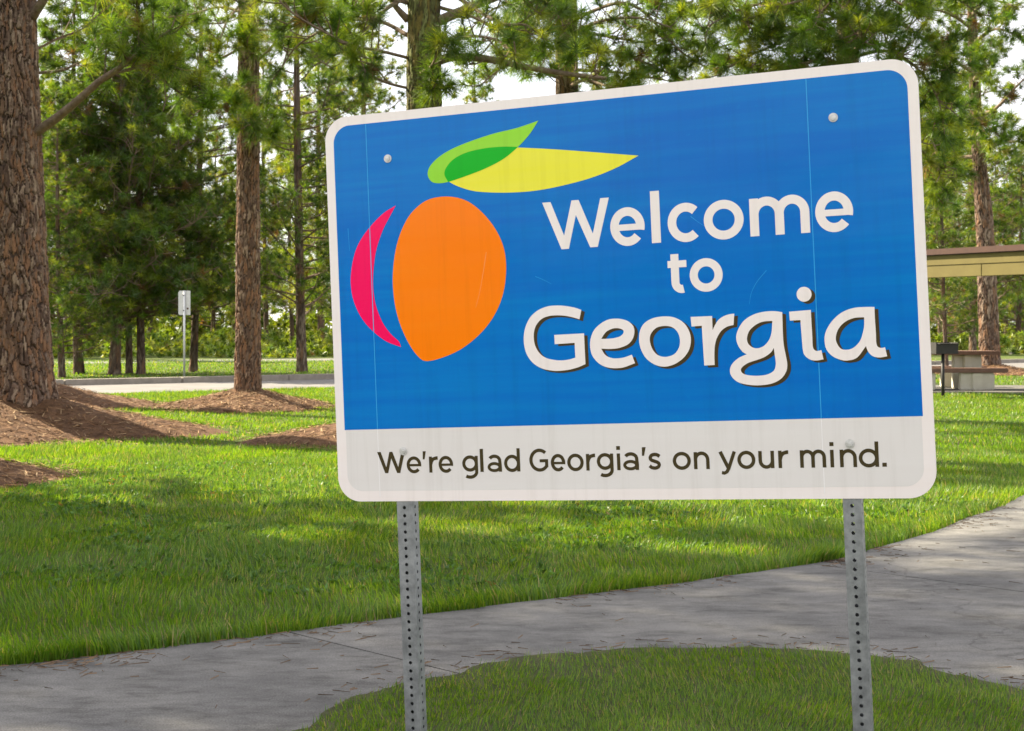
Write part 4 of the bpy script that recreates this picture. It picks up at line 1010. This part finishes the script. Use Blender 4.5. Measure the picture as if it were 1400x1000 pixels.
# pines left of the picture whose shade falls across the path and the near lawn
for src, x, y, rz, s in ((fd, -10.4, 15.4, .5, .95), (fa, -8.7, 11.8, 2.0, .98), (fc, -11.5, 11.4, 4.0, 1.1)):
    copy_tree(src, (x, y, 0), rz, s, 'pine standing left of the view, shading the near lawn', 'pines left of the view')

# a low line of trees far behind the viewer, which the sign's glossy face mirrors
bw = MB(); n = 3000
cx = rng.uniform(-110, 70, n); cy = -95 + rng.uniform(-6, 6, n); hh = 15*(0.75 + 0.25*noise2(cx, cy, 12, 3, 0.12))*rng.uniform(0.02, 1.0, n)
tufts(bw, np.stack([cx, cy, hh], 1), np.stack([rng.normal(size=n)*0.5, rng.normal(size=n)*0.5, np.ones(n)], 1), 22, 1.8, 0.5, (10, 120), 0.1, GREENS*0.6)
tag(bw.build('distant_wood', MT['shrub']), 'low distant wood behind the viewer, mirrored faintly in the sign', 'wood', kind='stuff')

# undergrowth along the wood's edge
un = MB()
UG = np.array([(0.17, 0.26, 0.025), (0.22, 0.29, 0.03), (0.12, 0.21, 0.02), (0.27, 0.31, 0.05)])
for n, y0, dy, top, L, w, pal in ((5000, 69, 8, 1.9, 0.34, 0.075, UG), (2600, 112, 12, 7.0, 0.9, 0.18, UG*0.7)):
    cx = rng.uniform(-46, 72, n); cy = y0 + 0.17*cx + rng.uniform(0, dy, n)
    hh = top*(0.12 + 0.88*np.clip(0.5 + 0.9*noise2(cx, cy, 9, 4, 0.35), 0, 1.3))*rng.uniform(0.1, 1.0, n)
    tufts(un, np.stack([cx, cy, hh], 1), np.stack([rng.normal(size=n)*0.4, rng.normal(size=n)*0.4 - 0.2, np.ones(n)], 1), 30, L, w, (10, 140), 0.1, pal)
tag(un.build('undergrowth', MT['shrub']), 'yellow-green undergrowth along the edge of the far wood', 'undergrowth', kind='stuff')
# ------------------------------------------------------------------ picnic shelter, table, grill, small road sign
sh = empty('picnic_shelter', (8.5, 30.0, 0)); tag(sh, 'picnic shelter with cream fascia and brown roof edge right of the sign', 'shelter')
ax = Vector((0.57, -0.82, 0)).normalized(); ay = Vector((0.82, 0.57, 0)).normalized()
Ms = Matrix(((ax[0], ay[0], 0, 0), (ax[1], ay[1], 0, 0), (0, 0, 1, 0), (0, 0, 0, 1)))
L0, L1, DP = -2.3, 4.6, 7.2
def fascia(name, lo, hi, mat, b=0.008): return bevel_box(name, lo, hi, mat, sh, b, Ms)
fascia('roof_deck', (L0+0.06, 0.06, 2.70), (L1-0.06, DP-0.06, 2.90), MT['brown'])
for z0, z1, y in ((2.415, 2.655, 0.0), (2.660, 2.865, -0.012)):
    js = 1.35 if z0 < 2.5 else -0.2
    fascia('fascia_board', (L0, y, z0), (js-0.003, y+0.05, z1), MT['cream'])
    fascia('fascia_board', (js+0.003, y, z0), (L1, y+0.05, z1), MT['cream'])
    if z0 > 2.5:
        fascia('fascia_board', (L0+y, 0.052, z0), (L0+0.05+y, DP-0.052, z1), MT['cream'])
        fascia('fascia_board', (L0, DP-0.05-y, z0), (L1, DP-y, z1), MT['cream'])
        fascia('fascia_board', (L1-0.05-y, 0.052, z0), (L1-y, DP-0.052, z1), MT['cream'])
fascia('roof_edge', (L0-0.06, -0.07, 2.868), (L1+0.06, DP+0.07, 2.995), MT['brown'], 0.012)
for u in (L0+0.35, L1-0.35):
    for w in (0.35, DP-0.35):
        fascia('post', (u-0.09, w-0.09, 0.0), (u+0.09, w+0.09, 2.70), MT['brown'])
m = MB(); Mp = np.array(Matrix.Translation((9.75, 32.35, 0)) @ Matrix.Rotation(RAD(-4), 4, 'Z'))
m.box((-2.3, -1.75, -0.05), (3.0, 2.0, 0.05), M=Mp)
tag(m.build('concrete_pad', MT['path']), kind='structure')

tb = empty('picnic_table', (9.40, 32.4, 0.05)); tb.rotation_euler = (0, 0, RAD(-2)); tag(tb, 'picnic table with brown top and pale concrete pedestals under the shelter', 'table')
bevel_box('tabletop', (-1.28, -0.38, 0.75), (1.28, 0.38, 0.835), MT['plank'], tb, 0.015)
for s in (-1, 1):
    bevel_box('bench_seat', (-1.29, s*0.78-0.17, 0.375), (1.29, s*0.78+0.17, 0.475), MT['plank'], tb, 0.015)
for x in (-0.60, 0.66):
    bevel_box('pedestal', (x-0.31, -0.09, 0.0), (x+0.31, 0.09, 0.748), MT['pedestal'], tb, 0.02)
    bevel_box('pedestal_rib', (x-0.10, -0.20, 0.0), (x+0.07, 0.20, 0.742), MT['pedestal'], tb, 0.015)
    for s in (-1, 1):
        bevel_box('bench_support', (x-0.37, s*0.78-0.08, 0.0), (x+0.37, s*0.78+0.08, 0.372), MT['pedestal'], tb, 0.02)
        bevel_box('support_rib', (x-0.12, s*0.78-0.13, 0.0), (x+0.10, s*0.78+0.13, 0.366), MT['pedestal'], tb, 0.015)

gr = empty('charcoal_grill', (8.69, 29.5, 0)); gr.rotation_euler = (0, 0, RAD(8)); tag(gr, 'black pedestal charcoal grill beside the right edge of the sign', 'grill')
m = MB(); m.tube([(0, 0, -0.1), (0, 0, 0.87)], 0.034, 12); m.build('post', MT['iron'], gr, smooth=True)
fb_ = MB()
for lo, hi in (((-0.235, -0.20, 0.87), (0.235, 0.20, 0.885)), ((-0.235, -0.20, 0.886), (-0.22, 0.20, 1.10)), ((0.22, -0.20, 0.886), (0.235, 0.20, 1.10)), ((-0.219, 0.185, 0.886), (0.219, 0.20, 1.10)), ((-0.219, -0.20, 0.886), (0.219, -0.185, 1.06))):
    fb_.box(lo, hi)
fb_.build('firebox', MT['iron'], gr)
for k in range(12):
    m = MB(); x = -0.20 + 0.4*k/11; m.tube([(x, -0.23, 1.075), (x, 0.18, 1.075)], 0.006, 6); m.build('grate_bar', MT['iron'], gr)
m = MB(); m.tube([(-0.20, -0.23, 1.075), (-0.20, -0.30, 1.075), (0.20, -0.30, 1.075), (0.20, -0.23, 1.075)], 0.008, 6); m.build('handle', MT['iron'], gr)

rs = empty('road_sign', (-8.65, 38.6, 0)); rs.rotation_euler = (0, 0, RAD(-14)); tag(rs, 'small grey road sign seen from behind, on a thin post past the kerb', 'sign')
MT['signback'] = mat_plain('aluminium_back', (0.50, 0.51, 0.50), (0.62, 0.63, 0.62), 9, 0.5, 0.1, 0.001, 0.5, 0.3)
m = MB(); m.tube([(0, 0, -0.1), (0, 0, 2.37)], 0.030, 8); m.build('post', MT['signback'], rs, smooth=True)
bevel_box('panel', (-0.16, 0.034, 1.73), (0.16, 0.040, 2.37), MT['signback'], rs, 0.002)
bevel_box('bracket', (-0.19, 0.042, 1.75), (-0.03, 0.048, 2.34), MT['signback'], rs, 0.002)
for z in (1.85, 2.25):
    m = MB(); m.tube([(0.0, -0.045, z), (0.0, 0.034, z)], 0.016, 8); m.build('bolt', MT['iron'], rs)
m = MB(); m.tube([(0.085, 0.026, 1.90), (0.085, 0.034, 1.90)], 0.028, 12); m.build('decal', MT['brown'], rs)

# ------------------------------------------------------------------ grass
PAL = np.array((0.77, 0.86, 0.72))*np.array([(0.095, 0.20, 0.016), (0.140, 0.255, 0.020), (0.195, 0.295, 0.028), (0.080, 0.175, 0.018), (0.26, 0.32, 0.055)])
def blades(mb, x, y, z, h, w, segs, r=rng):
    n = len(x); a = 2.5*np.pi*noise2(x, y, 21, 3, 0.9) + r.normal(size=n)*0.8; lean = r.uniform(0.1, 0.75, n)*h
    d = np.stack([np.cos(a), np.sin(a), np.zeros(n)], 1); sb = r.uniform(0, 2*np.pi, n)
    s = np.stack([np.cos(sb), np.sin(sb), np.zeros(n)], 1)*w[:, None]/2
    p = np.stack([x, y, z], 1); up = np.array([[0, 0, 1.0]])
    mid = p + d*(lean*0.35)[:, None] + up*(h*0.58)[:, None]; tip = p + d*lean[:, None] + up*h[:, None]
    patch = noise2(x, y, 4, 4, 0.35); fine = noise2(x, y, 8, 3, 2.2)
    idx = np.clip((2.2 + 1.6*patch + 1.0*fine + r.normal(size=n)*1.0), 0, 4.99).astype(int)
    col = PAL[idx]*r.uniform(0.75, 1.25, (n, 1))
    dry = r.uniform(size=n) < 0.05 + 0.06*np.clip(fine, 0, 1); col[dry] = np.array((0.34, 0.29, 0.15))*r.uniform(0.7, 1.1, (dry.sum(), 1))
    if segs == 2:
        V = np.stack([p-s, p+s, mid-s*0.8, mid+s*0.8, tip], 1).reshape(-1, 3); b = np.arange(n)[:, None]*5
        mb.add(V, b + np.array([[0, 1, 3]]), np.repeat(col, 5, 0)); q = mb.n - len(V)
        mb.f.append((b + np.array([[0, 3, 2]]) + q).astype(np.int32)); mb.f.append((b + np.array([[2, 3, 4]]) + q).astype(np.int32))
    else:
        V = np.stack([p-s, p+s, tip], 1).reshape(-1, 3); mb.add(V, np.arange(n*3).reshape(-1, 3), np.repeat(col, 3, 0))
def scatter(n, y0, y1, pad=1.3, slope=0.40):
    y = np.sqrt(rng.uniform(y0*y0, y1*y1, n)); x = rng.uniform(-1, 1, n)*(slope*y + pad); return x, y
def free(x, y):
    ok = ~inside(path_poly, x, y)
    for M in MOUNDS:
        _, r = mound_h(x, y, M); ok &= (r > 0.93 + 0.18*rng.uniform(size=len(x)))
    t = (x - R0[0])*RN[0] + (y - R0[1])*RN[1]; ok &= ~((t > -ROADW) & (t < 0.33))
    q = (np.stack([x, y], 1) - Mp[:2, 3]) @ Mp[:2, :2]; ok &= ~((q[:, 0] > -2.3) & (q[:, 0] < 3.0) & (q[:, 1] > -1.75) & (q[:, 1] < 2.0))
    return ok
g = MB()
for n, y0, y1, h0, h1, w, segs in ((150000, 5.0, 10.5, 0.035, 0.085, 0.0050, 2), (190000, 10.5, 17, 0.035, 0.085, 0.0085, 1), (230000, 17, 34, 0.035, 0.080, 0.015, 1), (70000, 34, 62, 0.04, 0.10, 0.035, 1)):
    x, y = scatter(n, y0, y1); ok = free(x, y); x, y = x[ok], y[ok]; n = len(x)
    bare = noise2(x, y, 31, 4, 0.55) + 0.35*rng.normal(size=n) > 0.62; x, y = x[~bare], y[~bare]; n = len(x)
    tall = np.clip(noise2(x, y, 2, 4, 0.9), 0, 1)
    h = rng.uniform(h0, h1, n)*(0.66 + 0.75*tall)
    blades(g, x, y, np.zeros(n), h, np.full(n, w)*rng.uniform(0.7, 1.3, n), segs)
# ragged fringe overhanging the path
ei = rng.integers(0, len(edge)-1, 9000); et = rng.uniform(size=9000); ex = edge[ei] + (edge[ei+1]-edge[ei])*et[:, None]
ex = ex + np.array([-0.5, 0.85])*(rng.exponential(0.05, 9000) - 0.035*np.clip(noise2(ex[:, 0], ex[:, 1], 5, 3, 3.0)*1.6, 0, 1.4))[:, None]
blades(g, ex[:, 0], ex[:, 1], np.full(9000, 0.0), rng.uniform(0.05, 0.12, 9000), np.full(9000, 0.0052), 2)
wx, wy = scatter(16000, 5.0, 15); ok = free(wx, wy) & (noise2(wx, wy, 41, 4, 0.7) > 0.12); wx, wy = wx[ok], wy[ok]; n = len(wx)
tufts(g, np.stack([wx, wy, np.full(n, 0.012) + rng.uniform(0, 0.02, n)], 1), np.stack([rng.normal(size=n)*0.3, rng.normal(size=n)*0.3, np.ones(n)], 1), 5, 0.045, 0.020, (35, 85), 0.1,
      np.array([(0.075, 0.17, 0.030), (0.095, 0.20, 0.045), (0.06, 0.14, 0.028)]))
tag(g.build('lawn_grass', MT['grass']), 'mown green lawn grass between the path and the road', 'grass', kind='stuff')
g = MB()
x = rng.uniform(-1.3, 2.5, 110000); y = rng.uniform(4.2, 6.5, 110000); ok = inside(ISLAND, x, y) & (y > 4.3) & (noise2(x, y, 14, 4, 1.3) + 0.3*rng.normal(size=110000) < 0.30); x, y = x[ok], y[ok]
dist = np.min(np.hypot(x[:, None]-ISLAND[None, ::3, 0], y[:, None]-ISLAND[None, ::3, 1]), axis=1); ok = rng.uniform(size=len(x)) < np.clip(dist/0.16, 0.2, 1); x, y = x[ok], y[ok]
blades(g, x, y, np.full(len(x), 0.018), rng.uniform(0.012, 0.036, len(x)), np.full(len(x), 0.0042), 1)
tag(g.build('bed_grass', MT['grass']), 'short grass of the bed round the sign posts', 'grass', kind='stuff')
# fallen needles and twigs on the path
d = MB(); n = 220
x, y = scatter(n, 4.6, 12)
ei = rng.integers(0, len(edge)-1, 900); q = edge[ei] + np.array([0.5, -0.85])*(rng.exponential(0.11, 900) + 0.01)[:, None]
q = q[noise2(q[:, 0], q[:, 1], 17, 3, 1.2) > -0.05]
ki = rng.integers(0, len(ISLAND), 500); q2 = ISLAND[ki] + rng.normal(size=(500, 2))*0.16
x = np.concatenate([x, q[:, 0], q2[:, 0]]); y = np.concatenate([y, q[:, 1], q2[:, 1]])
ok = inside(path_poly, x, y) & ~inside(ISLAND, x, y); x, y = x[ok], y[ok]; n = len(x)
a = rng.uniform(0, np.pi, n); L = rng.uniform(0.015, 0.09, n); dd = np.stack([np.cos(a), np.sin(a), np.zeros(n)], 1)*L[:, None]/2; ss = np.stack([-np.sin(a), np.cos(a), np.zeros(n)], 1)*0.0008
p = np.stack([x, y, np.full(n, 0.0175)], 1)
d.add(np.stack([p-dd-ss, p+dd-ss, p+dd+ss+[0, 0, .004], p-dd+ss+[0, 0, .002]], 1).reshape(-1, 3), np.arange(n*4).reshape(-1, 4), np.repeat(np.array((0.13, 0.085, 0.05))*rng.uniform(0.5, 1.6, (n, 1)), 4, 0))
tag(d.build('fallen_needles', MT['straw']), 'fallen pine needles scattered over the concrete path', 'pine needles', kind='stuff')

# pine cones lying about
def cone_mesh():
    mb = MB(); r = np.random.default_rng(5)
    for k in range(46):
        t = k/46; a = k*2.39996; rr = 0.030*math.sin(math.pi*(0.12 + 0.80*t))**0.8; z = 0.09*t
        c = np.array([rr*math.cos(a), rr*math.sin(a), z]); d = np.array([math.cos(a), math.sin(a), 0.55]); s_ = np.array([-math.sin(a), math.cos(a), 0])*0.010
        b = np.array([0.25*rr*math.cos(a), 0.25*rr*math.sin(a), z - 0.006])
        mb.add([b - s_*0.5, b + s_*0.5, c + s_, c + d*0.008, c - s_], [(0, 1, 2), (0, 2, 3), (0, 3, 4)], np.array((0.20, 0.115, 0.065))*r.uniform(0.7, 1.3))
    return mb.mesh('pine_cone', MT['straw'])
cm_ = cone_mesh()
for (px, py), lab in (((299, 150), 'brown pine cone hanging lowest from the bough between the trunks'), ((309, 141), 'small pine cone beside a larger one on the bough between the trunks')):
    o = link('pine_cone', cm_); o.location = spot(px, py, 17.75); o.rotation_euler = (RAD(165), 0.25, px*1.0); o.scale = (1.25, 1.25, 1.35); tag(o, lab, 'pine cone')
